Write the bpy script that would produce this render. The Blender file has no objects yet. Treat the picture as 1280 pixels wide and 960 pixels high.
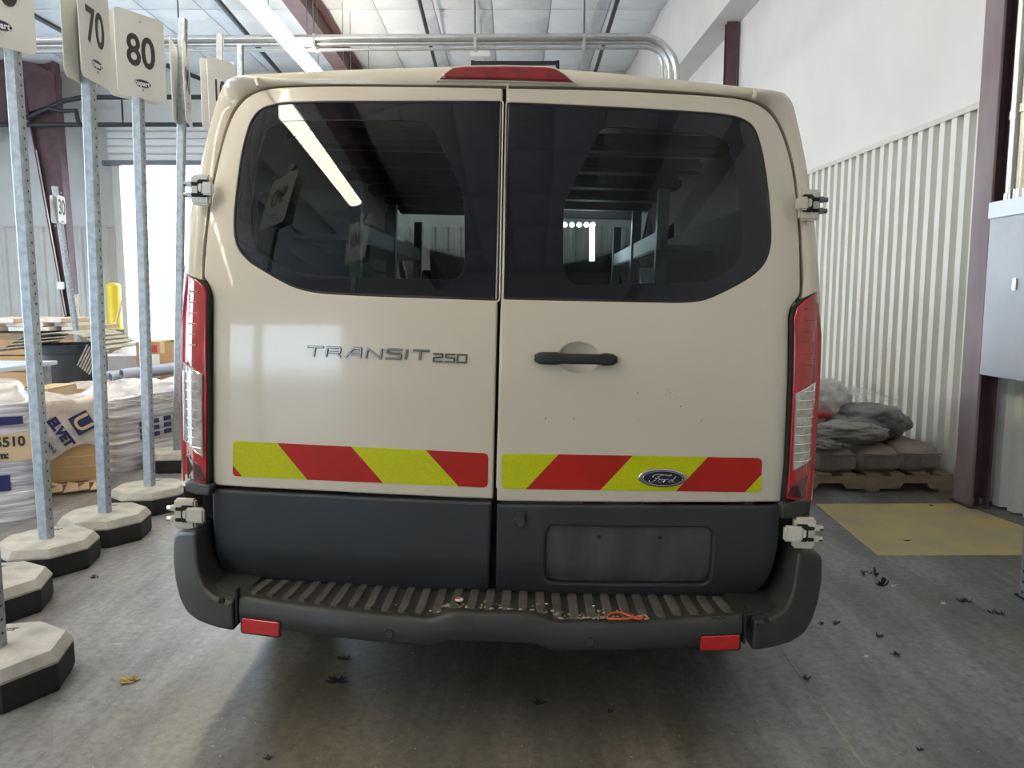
import bpy, bmesh, math, random
from mathutils import Vector, Matrix, noise
from mathutils.geometry import delaunay_2d_cdt
SC = bpy.context.scene
COL = SC.collection
random.seed(7)

# ------------------------------------------------------------------ camera
H = 1.40                     # camera height (m)
F = 961.0                    # focal length in pixels of the 1280x960 frame
TH = math.atan(108 / 961.0)  # pitch below the horizontal
CT, ST = math.cos(TH), math.sin(TH)
cam_d = bpy.data.cameras.new('camera')
cam_d.sensor_width = 36.0
cam_d.lens = F / 1280 * 36
cam_d.clip_start = 0.05
cam_d.clip_end = 300
cam = bpy.data.objects.new('camera', cam_d)
COL.objects.link(cam)
cam.location = (0, 0, H)
cam.rotation_euler = (math.pi / 2 - TH, 0, 0)
SC.camera = cam

# ------------------------------------------------------------------ world and light
world = bpy.data.worlds.new('world')
SC.world = world
world.use_nodes = True
wbg = world.node_tree.nodes['Background']
wbg.inputs[0].default_value = (0.66, 0.83, 1.0, 1)
wbg.inputs[1].default_value = 10.0
STRIP_POWER = 30.0           # emission of the ceiling strip tubes
SC.view_settings.view_transform = 'Standard'
SC.view_settings.look = 'None'
SC.view_settings.gamma = 1.0
SC.view_settings.use_curve_mapping = False
SC.view_settings.exposure = 0.0

# ------------------------------------------------------------------ pixel -> place helpers
def ray(px, py):
    a = (px - 640) / F; b = (480 - py) / F
    return Vector((a, CT + b * ST, -ST + b * CT))
def ground(px, py, z=0.0):
    r = ray(px, py); t = (z - H) / r.z
    return Vector((r.x * t, r.y * t, z))
def at(px, py, Y):
    r = ray(px, py); t = Y / r.y
    return Vector((r.x * t, Y, H + r.z * t))
def atx(px, py, X):
    r = ray(px, py); t = X / r.x
    return Vector((X, r.y * t, H + r.z * t))
def lerp(a, b, t): return a + (b - a) * t
def tab(z, pts):
    if z <= pts[0][0]: return pts[0][1]
    for (a, b), (c, d) in zip(pts, pts[1:]):
        if z <= c:
            t = (z - a) / (c - a); t = t * t * (3 - 2 * t) * .5 + t * .5
            return b + (d - b) * t
    return pts[-1][1]

# ------------------------------------------------------------------ materials
MATS = {}
def mat(name, col, rough=0.5, metal=0.0, var=0.0, vscale=6.0, bump=0.0, bscale=40.0, spec=0.5, coat=0.0,
        col2=None, emit=None, estr=0.0, trans=0.0, alpha=1.0, detail=4.0, stretch=None, sheen=0.0):
    m = bpy.data.materials.new(name); MATS[name] = m; m.use_nodes = True
    nt = m.node_tree; b = nt.nodes['Principled BSDF']
    b.inputs['Base Color'].default_value = (*col, 1)
    b.inputs['Roughness'].default_value = rough
    b.inputs['Metallic'].default_value = metal
    b.inputs['Specular IOR Level'].default_value = spec
    b.inputs['Coat Weight'].default_value = coat
    b.inputs['Coat Roughness'].default_value = 0.06
    b.inputs['Transmission Weight'].default_value = trans
    b.inputs['Alpha'].default_value = alpha
    b.inputs['Sheen Weight'].default_value = sheen
    if emit:
        b.inputs['Emission Color'].default_value = (*emit, 1)
        b.inputs['Emission Strength'].default_value = estr
    if var or col2 or bump:
        tc = nt.nodes.new('ShaderNodeTexCoord')
        src = tc.outputs['Object']
        if stretch:
            mp = nt.nodes.new('ShaderNodeMapping'); mp.inputs['Scale'].default_value = stretch
            nt.links.new(src, mp.inputs[0]); src = mp.outputs[0]
    if var or col2:
        n = nt.nodes.new('ShaderNodeTexNoise'); n.inputs['Scale'].default_value = vscale; n.inputs['Detail'].default_value = detail
        nt.links.new(src, n.inputs['Vector'])
        r = nt.nodes.new('ShaderNodeValToRGB'); nt.links.new(n.outputs[0], r.inputs[0])
        c2 = col2 if col2 else tuple(min(1, c * (1 + var)) for c in col)
        c1 = col if col2 else tuple(c * (1 - var) for c in col)
        r.color_ramp.elements[0].color = (*c1, 1); r.color_ramp.elements[0].position = .35
        r.color_ramp.elements[1].color = (*c2, 1); r.color_ramp.elements[1].position = .65
        nt.links.new(r.outputs[0], b.inputs['Base Color'])
    if bump:
        n2 = nt.nodes.new('ShaderNodeTexNoise'); n2.inputs['Scale'].default_value = bscale; n2.inputs['Detail'].default_value = 5
        nt.links.new(src, n2.inputs['Vector'])
        bp = nt.nodes.new('ShaderNodeBump'); bp.inputs['Strength'].default_value = bump; bp.inputs['Distance'].default_value = .02
        nt.links.new(n2.outputs[0], bp.inputs['Height']); nt.links.new(bp.outputs[0], b.inputs['Normal'])
    return m

def glass_mat(name, tint, refl_rough=0.0, boost=1.0):
    """thin tinted pane: see-through with a mirror layer by Fresnel"""
    m = bpy.data.materials.new(name); MATS[name] = m; m.use_nodes = True
    nt = m.node_tree; nt.nodes.clear()
    o = nt.nodes.new('ShaderNodeOutputMaterial'); mx = nt.nodes.new('ShaderNodeMixShader')
    t = nt.nodes.new('ShaderNodeBsdfTransparent'); t.inputs[0].default_value = (*tint, 1)
    g = nt.nodes.new('ShaderNodeBsdfGlossy'); g.inputs['Roughness'].default_value = refl_rough
    f = nt.nodes.new('ShaderNodeFresnel'); f.inputs[0].default_value = 1.5
    mu = nt.nodes.new('ShaderNodeMath'); mu.operation = 'MULTIPLY'; mu.inputs[1].default_value = boost; mu.use_clamp = True
    nt.links.new(f.outputs[0], mu.inputs[0]); nt.links.new(mu.outputs[0], mx.inputs[0])
    nt.links.new(t.outputs[0], mx.inputs[1]); nt.links.new(g.outputs[0], mx.inputs[2])
    nt.links.new(mx.outputs[0], o.inputs[0])
    return m

def film_mat(name, col, opacity, rough=0.25, vscale=9, lo=None, stretch=None):
    """stretch film: cloudy plastic, partly see-through"""
    m = mat(name, col, rough, bump=.35, bscale=25, spec=.6, stretch=stretch)
    nt = m.node_tree; b = nt.nodes['Principled BSDF']
    n = nt.nodes.new('ShaderNodeTexNoise'); n.inputs['Scale'].default_value = vscale; n.inputs['Detail'].default_value = 4
    tc = nt.nodes.new('ShaderNodeTexCoord'); nt.links.new(tc.outputs['Object'], n.inputs['Vector'])
    mr = nt.nodes.new('ShaderNodeMapRange'); mr.inputs[1].default_value = .3; mr.inputs[2].default_value = .7
    mr.inputs[3].default_value = lo if lo is not None else opacity * .5; mr.inputs[4].default_value = opacity
    nt.links.new(n.outputs[0], mr.inputs[0]); nt.links.new(mr.outputs[0], b.inputs['Alpha'])
    return m

mat('paint', (.635, .562, .448), .28, var=.015, vscale=2, coat=.6, bump=.01, bscale=3)
mat('paint_edge', (.635, .562, .448), .32, coat=.4)
mat('gap_black', (.012, .012, .013), .8)
mat('glass_black', (.010, .010, .014), .03, spec=.5)
glass_mat('glass_tint', (.30, .34, .35), 0.0, 1.15)
glass_mat('glass_clear', (.78, .85, .84), 0.0, 1.0)
mat('rubber', (.018, .018, .019), .6)
mat('cladding', (.032, .034, .038), .50, var=.10, vscale=5, bump=.12, bscale=420)
mat('bumper', (.036, .035, .033), .50, var=.16, vscale=7, bump=.10, bscale=300)
mat('bumper_step', (.12, .108, .092), .62, col2=(.07, .066, .060), vscale=13, bump=.15, bscale=120)
mat('dust', (.33, .28, .19), .9, var=.4, vscale=60)
mat('recess', (.085, .080, .080), .62, col2=(.055, .053, .055), vscale=9, stretch=(1.4, 1, .5))
mat('tape_yellow', (.54, .56, .002), .5, spec=.3, var=.05, vscale=220, bump=.15, bscale=700, detail=0)
mat('tape_red', (.44, .018, .010), .5, spec=.3, var=.06, vscale=8)
mat('lens_red', (.42, .006, .010), .10, var=.25, vscale=30, coat=1.0, emit=(.5, .01, .01), estr=.0, stretch=(1, 1, .4))
mat('lens_dark', (.07, .004, .008), .12, coat=1.0)
mat('lens_brake', (.24, .008, .012), .22, var=.2, vscale=20, coat=.6)
mat('lens_clear', (.52, .50, .47), .10, metal=.55, var=.25, vscale=40, coat=1.0)
mat('lens_chrome', (.75, .73, .70), .16, metal=.9)
mat('reflector', (.55, .012, .016), .18, var=.12, vscale=160, coat=.8)
mat('chrome', (.62, .60, .57), .22, metal=1.0)
mat('chrome_dark', (.22, .21, .20), .3, metal=1.0)
mat('emblem_blue', (.012, .014, .05), .15, coat=.8)
mat('hinge_paint', (.60, .56, .48), .35, coat=.3)
mat('steel', (.42, .44, .46), .38, metal=.85, var=.14, vscale=22, bump=.08, bscale=90)
mat('steel_dark', (.16, .17, .18), .5, metal=.6)
mat('galv', (.36, .40, .44), .46, metal=.6, var=.16, vscale=28, bump=.06, bscale=60)
mat('hole', (.035, .037, .040), .8)
mat('plate', (.72, .72, .69), .45, var=.03, vscale=5)
mat('digits', (.040, .038, .036), .5)
mat('logo_navy', (.025, .025, .075), .4)
mat('logo_grey', (.32, .33, .35), .4)
mat('logo_white', (.80, .80, .80), .4)
mat('base_rubber', (.014, .015, .018), .75, var=.3, vscale=9, bump=.15, bscale=80)
mat('base_top', (.46, .45, .42), .85, col2=(.34, .33, .30), vscale=9, bump=.2, bscale=70)
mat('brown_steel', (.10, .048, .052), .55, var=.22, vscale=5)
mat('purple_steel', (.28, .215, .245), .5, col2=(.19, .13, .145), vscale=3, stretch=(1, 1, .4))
mat('drywall', (.70, .68, .675), .85, var=.03, vscale=1.2, bump=.04, bscale=6)
mat('ribbed_metal', (.68, .672, .62), .38, var=.03, vscale=2, spec=.4)
mat('ribbed_metal_far', (.60, .59, .55), .5, var=.05, vscale=2)
mat('trim_metal', (.58, .56, .53), .45)
mat('insulation', (.78, .81, .86), .36, var=.03, vscale=2, bump=.9, bscale=6, stretch=(.6, 1.6, 1))
mat('insulation_wall', (.66, .66, .645), .5, var=.05, vscale=1.5, bump=.6, bscale=4)
mat('seam_grey', (.50, .53, .58), .7)
mat('black_pipe', (.03, .032, .036), .45, metal=.3)
mat('conduit', (.62, .63, .63), .3, metal=.9, var=.06, vscale=9)
mat('conduit_warm', (.42, .38, .30), .3, metal=.9, var=.10, vscale=9)
mat('wire', (.10, .10, .11), .6)
mat('tube_light', (1, 1, 1), .5, emit=(1.0, .90, .72), estr=STRIP_POWER)
mat('fixture_white', (.78, .78, .76), .5)
mat('led', (1, 1, 1), .5, emit=(.85, .97, 1.0), estr=22)  # glow of the lights added inside the van
mat('box_grey', (.42, .43, .47), .42, metal=.25, var=.07, vscale=2.5, bump=.05, bscale=12)
mat('box_lid', (.62, .65, .67), .36, metal=.2)
mat('yellow_bollard', (.75, .56, .03), .45, var=.05)
mat('wood_pallet', (.36, .27, .18), .8, col2=(.27, .20, .135), vscale=10, stretch=(1, 6, 6), bump=.3, bscale=40)
mat('wood_pale', (.62, .49, .34), .75, var=.12, vscale=9)
mat('wood_end', (.80, .77, .72), .8, var=.1)
mat('board_white', (.72, .72, .72), .7, var=.08)
mat('carton', (.50, .315, .155), .8, var=.07, vscale=5, bump=.05, bscale=30)
mat('carton_pale', (.60, .45, .29), .8, var=.06, vscale=5)
mat('carton_tape', (.66, .50, .28), .4)
mat('film_print', (.022, .026, .11), .4)
mat('film_wrap', (.36, .355, .43), .26, col2=(.78, .77, .82), vscale=4, stretch=(.5, .5, 8), bump=.7, bscale=7, spec=.8)
film_mat('film', (.80, .78, .77), .85, .22, 5, .35)
film_mat('film_thin', (.75, .75, .77), .45, .16, 8, .1)
mat('bag_paper', (.36, .32, .275), .85, col2=(.27, .24, .21), vscale=5, bump=.25, bscale=18)
mat('bag_side', (.15, .145, .145), .7, col2=(.22, .20, .17), vscale=14)
mat('tarp', (.27, .265, .265), .62, var=.12, vscale=5, bump=.2, bscale=20)
mat('plastic_dark', (.085, .092, .105), .22, col2=(.15, .16, .18), vscale=5, bump=.8, bscale=9, spec=.9)
mat('bag_white', (.62, .60, .60), .5, var=.08)
mat('bag_red', (.50, .03, .03), .5)
mat('bin_grey', (.060, .068, .082), .5, var=.1)
mat('slat_mat', (.40, .385, .33), .8, var=.2, vscale=12)
mat('table_blue', (.55, .62, .72), .5, var=.05)
mat('pvc_blue', (.36, .42, .56), .35, var=.08)
mat('cord_orange', (.62, .10, .03), .5)
mat('cord_tan', (.55, .36, .18), .5)
mat('leaf_brown', (.36, .24, .07), .8, var=.3, vscale=40)
mat('scrap_black', (.02, .02, .022), .6)
mat('scrap_white', (.70, .69, .66), .7)
mat('scrap_blue', (.05, .06, .13), .6)
mat('foam_tan', (.52, .42, .26), .9, var=.2, vscale=30)
mat('van_inner', (.16, .17, .165), .6, var=.06)
mat('van_roof_inner', (.62, .66, .66), .6)
mat('seat_black', (.02, .02, .022), .8)
mat('shelf_steel', (.50, .56, .58), .35, metal=.6)
mat('tire', (.02, .02, .02), .8, bump=.1)
mat('road', (.55, .55, .53), .9, var=.08)

def concrete():
    m = bpy.data.materials.new('concrete'); MATS['concrete'] = m; m.use_nodes = True
    nt = m.node_tree; b = nt.nodes['Principled BSDF']
    tc = nt.nodes.new('ShaderNodeTexCoord')
    def N(scale, det=6, rough=.6, stretch=None, off=(0, 0, 0)):
        mp = nt.nodes.new('ShaderNodeMapping'); mp.inputs['Scale'].default_value = stretch or (1, 1, 1); mp.inputs['Location'].default_value = off
        nt.links.new(tc.outputs['Object'], mp.inputs[0])
        n = nt.nodes.new('ShaderNodeTexNoise'); n.inputs['Scale'].default_value = scale; n.inputs['Detail'].default_value = det; n.inputs['Roughness'].default_value = rough
        nt.links.new(mp.outputs[0], n.inputs['Vector']); return n.outputs[0]
    def ramp(src, stops):
        r = nt.nodes.new('ShaderNodeValToRGB'); e = r.color_ramp.elements
        while len(e) < len(stops): e.new(.5)
        for el, (p, c) in zip(e, stops): el.position = p; el.color = (*c, 1)
        nt.links.new(src, r.inputs[0]); return r.outputs[0]
    def mix(fac, a, c, mode='MIX'):
        x = nt.nodes.new('ShaderNodeMix'); x.data_type = 'RGBA'; x.blend_type = mode
        if isinstance(fac, float): x.inputs[0].default_value = fac
        else: nt.links.new(fac, x.inputs[0])
        nt.links.new(a, x.inputs[6])
        if isinstance(c, tuple): x.inputs[7].default_value = (*c, 1)
        else: nt.links.new(c, x.inputs[7])
        return x.outputs[2]
    base = ramp(N(.8, 8, .62), [(.32, (.135, .136, .143)), (.50, (.225, .228, .238)), (.68, (.310, .312, .322))])
    # brown-olive stains in patches of their own shape
    st = ramp(N(.55, 5, .55, off=(3.1, 1.7, 0)), [(.50, (0, 0, 0)), (.68, (1, 1, 1))])
    c = mix(st, base, (.215, .190, .140))
    # wide brown stain, also the warm light behind the van put into colour
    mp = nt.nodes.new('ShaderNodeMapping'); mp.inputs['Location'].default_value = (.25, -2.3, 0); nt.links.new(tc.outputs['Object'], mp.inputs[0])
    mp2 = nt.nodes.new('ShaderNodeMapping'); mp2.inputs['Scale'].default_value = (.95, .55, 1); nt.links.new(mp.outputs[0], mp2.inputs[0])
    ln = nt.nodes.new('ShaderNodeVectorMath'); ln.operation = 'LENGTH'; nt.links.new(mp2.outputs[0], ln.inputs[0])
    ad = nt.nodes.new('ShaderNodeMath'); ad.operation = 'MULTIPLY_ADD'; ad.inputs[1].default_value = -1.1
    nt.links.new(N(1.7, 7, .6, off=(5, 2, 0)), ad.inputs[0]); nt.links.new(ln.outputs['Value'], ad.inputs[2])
    warm_patch = ramp(ad.outputs[0], [(.02, (.85, .85, .85)), (.55, (0, 0, 0))])
    c = mix(warm_patch, c, (.150, .128, .085))
    # scuffs drawn along the driving direction
    sc = ramp(N(2.2, 8, .7, stretch=(2.2, .35, 1)), [(.40, (.66, .66, .66)), (.60, (1.10, 1.10, 1.10))])
    c = mix(1.0, c, sc, 'MULTIPLY')
    fine = ramp(N(30, 6, .75), [(.32, (.62, .62, .62)), (.52, (1.0, 1.0, 1.0)), (.74, (1.28, 1.28, 1.26))])
    c = mix(1.0, c, fine, 'MULTIPLY')
    sp = ramp(N(75, 2, .5), [(.70, (0, 0, 0)), (.74, (1, 1, 1))])
    c = mix(sp, c, (.40, .40, .38))
    nt.links.new(c, b.inputs['Base Color'])
    rr = nt.nodes.new('ShaderNodeMapRange'); rr.inputs[3].default_value = .26; rr.inputs[4].default_value = .55
    nt.links.new(N(1.6, 6, .6), rr.inputs[0]); nt.links.new(rr.outputs[0], b.inputs['Roughness'])
    bp = nt.nodes.new('ShaderNodeBump'); bp.inputs['Strength'].default_value = .12; bp.inputs['Distance'].default_value = .01
    nt.links.new(N(40, 6, .7), bp.inputs['Height']); nt.links.new(bp.outputs[0], b.inputs['Normal'])
    b.inputs['Specular IOR Level'].default_value = .5
    return m
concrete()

def floor_paint():
    m = mat('floor_yellow', (.55, .43, .13), .5)
    nt = m.node_tree; b = nt.nodes['Principled BSDF']; tc = nt.nodes.new('ShaderNodeTexCoord')
    n = nt.nodes.new('ShaderNodeTexNoise'); n.inputs['Scale'].default_value = 2.4; n.inputs['Detail'].default_value = 8; n.inputs['Roughness'].default_value = .65
    nt.links.new(tc.outputs['Object'], n.inputs['Vector'])
    r = nt.nodes.new('ShaderNodeValToRGB'); e = r.color_ramp.elements
    e[0].position = .34; e[0].color = (.46, .40, .26, 1); e[1].position = .66; e[1].color = (.64, .51, .19, 1)
    nt.links.new(n.outputs[0], r.inputs[0]); nt.links.new(r.outputs[0], b.inputs['Base Color'])
floor_paint()

# ------------------------------------------------------------------ mesh builders
def link(o, parent=None):
    COL.objects.link(o)
    if parent is not None: o.parent = parent
    return o
def tag(o, label=None, cat=None, group=None, kind=None):
    if label: o['label'] = label
    if cat: o['category'] = cat
    if group: o['group'] = group
    if kind: o['kind'] = kind
    return o
def empty(name, loc=(0, 0, 0), rz=0.0, label=None, cat=None, group=None):
    o = bpy.data.objects.new(name, None); o.empty_display_size = .1
    link(o); o.location = loc; o.rotation_euler = (0, 0, rz)
    return tag(o, label, cat, group)

class MB:
    def __init__(s): s.v = []; s.f = []; s.mi = []; s.cm = 0
    def add(s, vs, fs):
        k = len(s.v); s.v += [tuple(p) for p in vs]
        for f in fs: s.f.append([i + k for i in f]); s.mi.append(s.cm)
        return s
    def box(s, c, d, rot=None):
        x, y, z = d[0] / 2, d[1] / 2, d[2] / 2
        p = [Vector((sx * x, sy * y, sz * z)) for sz in (-1, 1) for sy in (-1, 1) for sx in (-1, 1)]
        if rot is not None: p = [rot @ q for q in p]
        c = Vector(c)
        return s.add([q + c for q in p], [(0, 2, 3, 1), (4, 5, 7, 6), (0, 1, 5, 4), (2, 6, 7, 3), (0, 4, 6, 2), (1, 3, 7, 5)])
    def cyl(s, a, b, r, n=12, r2=None, caps=True):
        a = Vector(a); b = Vector(b); d = (b - a).normalized()
        u = d.orthogonal().normalized(); w = d.cross(u); r2 = r if r2 is None else r2
        vs = []
        for p, q in ((a, r), (b, r2)):
            for i in range(n):
                t = 2 * math.pi * i / n; vs.append(p + (u * math.cos(t) + w * math.sin(t)) * q)
        fs = [(i, (i + 1) % n, n + (i + 1) % n, n + i) for i in range(n)]
        if caps: fs += [tuple(range(n - 1, -1, -1)), tuple(range(n, 2 * n))]
        return s.add(vs, fs)
    def tube(s, path, r, n=8, closed=False):
        path = [Vector(p) for p in path]; m = len(path); vs = []; up = None
        for i, p in enumerate(path):
            if closed: d = path[(i + 1) % m] - path[i - 1]
            else: d = path[min(i + 1, m - 1)] - path[max(i - 1, 0)]
            d.normalize()
            if up is None: up = d.orthogonal().normalized()
            up = (up - d * up.dot(d)).normalized(); w = d.cross(up)
            rr = r[i] if isinstance(r, (list, tuple)) else r
            for k in range(n):
                t = 2 * math.pi * k / n; vs.append(p + (up * math.cos(t) + w * math.sin(t)) * rr)
        fs = []
        for i in range(m if closed else m - 1):
            j = (i + 1) % m
            for k in range(n): fs.append((i * n + k, i * n + (k + 1) % n, j * n + (k + 1) % n, j * n + k))
        if not closed: fs += [tuple(range(n - 1, -1, -1)), tuple((m - 1) * n + k for k in range(n))]
        return s.add(vs, fs)
    def prism(s, pts, axis, a, b):
        """polygon pts (2D) extruded between a and b along axis"""
        n = len(pts)
        def P(p, t): return {'x': (t, p[0], p[1]), 'y': (p[0], t, p[1]), 'z': (p[0], p[1], t)}[axis]
        vs = [P(p, a) for p in pts] + [P(p, b) for p in pts]
        fs = [tuple(range(n)), tuple(range(2 * n - 1, n - 1, -1))] + [(i, n + i, n + (i + 1) % n, (i + 1) % n) for i in range(n)]
        return s.add(vs, fs)
    def lathe(s, prof, n=24, c=(0, 0, 0), axis='z'):
        vs = []; c = Vector(c)
        for r, h in prof:
            for i in range(n):
                t = 2 * math.pi * i / n
                p = (r * math.cos(t), r * math.sin(t), h)
                if axis == 'x': p = (p[2], p[0], p[1])
                if axis == 'y': p = (p[0], p[2], p[1])
                vs.append(Vector(p) + c)
        fs = []
        for k in range(len(prof) - 1):
            for i in range(n): fs.append((k * n + i, k * n + (i + 1) % n, (k + 1) * n + (i + 1) % n, (k + 1) * n + i))
        return s.add(vs, fs)
    def loft(s, rings, closed=False):
        n = len(rings[0]); vs = [p for r in rings for p in r]; fs = []
        for k in range(len(rings) - 1):
            for i in range(n if closed else n - 1):
                j = (i + 1) % n; fs.append((k * n + i, k * n + j, (k + 1) * n + j, (k + 1) * n + i))
        return s.add(vs, fs)
    def build(s, name, m, parent=None, smooth=None, bevel=0.0, seg=2, loc=None, recalc=True, kind=None, face=None):
        me = bpy.data.meshes.new(name); me.from_pydata(s.v, [], s.f)
        ms = m if isinstance(m, (list, tuple)) else [m]
        for q in ms: me.materials.append(MATS[q])
        if len(ms) > 1:
            for p, i in zip(me.polygons, s.mi): p.material_index = i
        bm = bmesh.new(); bm.from_mesh(me)
        if recalc: bmesh.ops.recalc_face_normals(bm, faces=bm.faces)
        if bevel:
            es = [e for e in bm.edges if len(e.link_faces) == 2 and e.calc_face_angle(0) > .5]
            bmesh.ops.bevel(bm, geom=es, offset=bevel, segments=seg, affect='EDGES', clamp_overlap=True)
        if face is not None:      # make the surface face a direction
            tot = Vector()
            for f in bm.faces: tot += f.normal * f.calc_area()
            if tot.dot(Vector(face)) < 0: bmesh.ops.reverse_faces(bm, faces=bm.faces)
        bm.to_mesh(me); bm.free()
        if smooth is None and bevel: smooth = 40
        if smooth:
            me.shade_smooth(); me.set_sharp_from_angle(angle=math.radians(smooth))
        o = bpy.data.objects.new(name, me); link(o, parent)
        if loc is not None: o.location = loc
        if kind: o['kind'] = kind
        return o

def structure(name, mb, m, parent=None, **k):
    o = mb.build(name, m, parent, **k)
    if parent is None: o['kind'] = 'structure'
    return o

def dup(root, loc, rz=None):
    r = root.copy(); COL.objects.link(r); r.location = loc
    if rz is not None: r.rotation_euler = (0, 0, rz)
    for c in root.children:
        d = c.copy(); COL.objects.link(d); d.parent = r
        for e in c.children:
            g = e.copy(); COL.objects.link(g); g.parent = d
    return r

def text_obj(name, s, size, m, parent, mtx, depth=.001, xs=1.0, bold=0.0, align='CENTER'):
    cu = bpy.data.curves.new(name, 'FONT'); cu.body = s; cu.size = size; cu.extrude = depth; cu.align_x = align; cu.align_y = 'CENTER'
    cu.offset = bold; cu.resolution_u = 4
    t = bpy.data.objects.new(name + '_curve', cu); COL.objects.link(t)
    dg = bpy.context.evaluated_depsgraph_get()
    me = bpy.data.meshes.new_from_object(t.evaluated_get(dg))
    bpy.data.objects.remove(t); bpy.data.curves.remove(cu)
    me.transform(mtx @ Matrix.Diagonal((xs, 1, 1, 1)))
    me.materials.clear(); me.materials.append(MATS[m])
    o = bpy.data.objects.new(name, me); link(o, parent)
    return o

def frame(origin, right, up):
    """matrix whose x is right, y is up, z the outward normal"""
    r = Vector(right).normalized(); u = Vector(up); u = (u - r * u.dot(r)).normalized(); n = r.cross(u)
    m = Matrix((r, u, n)).transposed().to_4x4(); m.translation = Vector(origin)
    return m

# ---- outline panels on a curved skin y = surf(x, z)
def inside(p, poly):
    x, y = p; c = False; n = len(poly); j = n - 1
    for i in range(n):
        xi, yi = poly[i]; xj, yj = poly[j]
        if (yi > y) != (yj > y) and x < (xj - xi) * (y - yi) / (yj - yi) + xi: c = not c
        j = i
    return c
def densify(pts, step):
    out = []; n = len(pts)
    for i in range(n):
        a = pts[i]; b = pts[(i + 1) % n]
        k = max(1, int(math.ceil(math.hypot(b[0] - a[0], b[1] - a[1]) / step)))
        for q in range(k): out.append((lerp(a[0], b[0], q / k), lerp(a[1], b[1], q / k)))
    return out
def area2(p): return sum(p[i][0] * p[(i + 1) % len(p)][1] - p[(i + 1) % len(p)][0] * p[i][1] for i in range(len(p))) / 2
def offset(p, d):
    """move a counter-clockwise loop inwards by d"""
    n = len(p); out = []
    for i in range(n):
        a = p[i - 1]; b = p[i]; c = p[(i + 1) % n]
        e1 = Vector((b[0] - a[0], b[1] - a[1])); e2 = Vector((c[0] - b[0], c[1] - b[1]))
        if e1.length: e1.normalize()
        if e2.length: e2.normalize()
        n1 = Vector((-e1.y, e1.x)); n2 = Vector((-e2.y, e2.x)); m = n1 + n2
        if m.length < 1e-6: m = n1
        m.normalize(); k = max(.35, m.dot(n1)); out.append((b[0] + m.x * d / k, b[1] + m.y * d / k))
    return out
def soften(p, r=.05, sharp=.006, seg=3):
    """ease the shallow corners of a traced loop, keep its true corners crisp"""
    out = []; n = len(p)
    for i in range(n):
        a = Vector(p[i - 1]); b = Vector(p[i]); c = Vector(p[(i + 1) % n]); u = a - b; w = c - b
        turn = math.pi - u.angle(w); k = min(sharp if turn > .95 else r, u.length * .48, w.length * .48)
        s = b + u.normalized() * k; e = b + w.normalized() * k
        for q in range(seg + 1):
            t = q / seg; out.append(tuple(s * (1 - t) ** 2 + b * 2 * t * (1 - t) + e * t * t))
    return out
def ccw(p): return p if area2(p) > 0 else p[::-1]
def chaikin(p, it=2, keep=()):
    for _ in range(it):
        out = []; n = len(p)
        for i in range(n):
            a = p[i]; b = p[(i + 1) % n]
            out.append((a[0] * .75 + b[0] * .25, a[1] * .75 + b[1] * .25)); out.append((a[0] * .25 + b[0] * .75, a[1] * .25 + b[1] * .75))
        p = out
    return p
def rounded(p, r, seg=4):
    """round every corner of a polygon"""
    out = []; n = len(p)
    for i in range(n):
        a = Vector(p[i - 1]); b = Vector(p[i]); c = Vector(p[(i + 1) % n])
        u = (a - b); w = (c - b); k = min(r, u.length * .45, w.length * .45)
        s = b + u.normalized() * k; e = b + w.normalized() * k
        for q in range(seg + 1):
            t = q / seg; out.append(tuple(s * (1 - t) ** 2 + b * 2 * t * (1 - t) + e * t * t))
    return out
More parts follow.
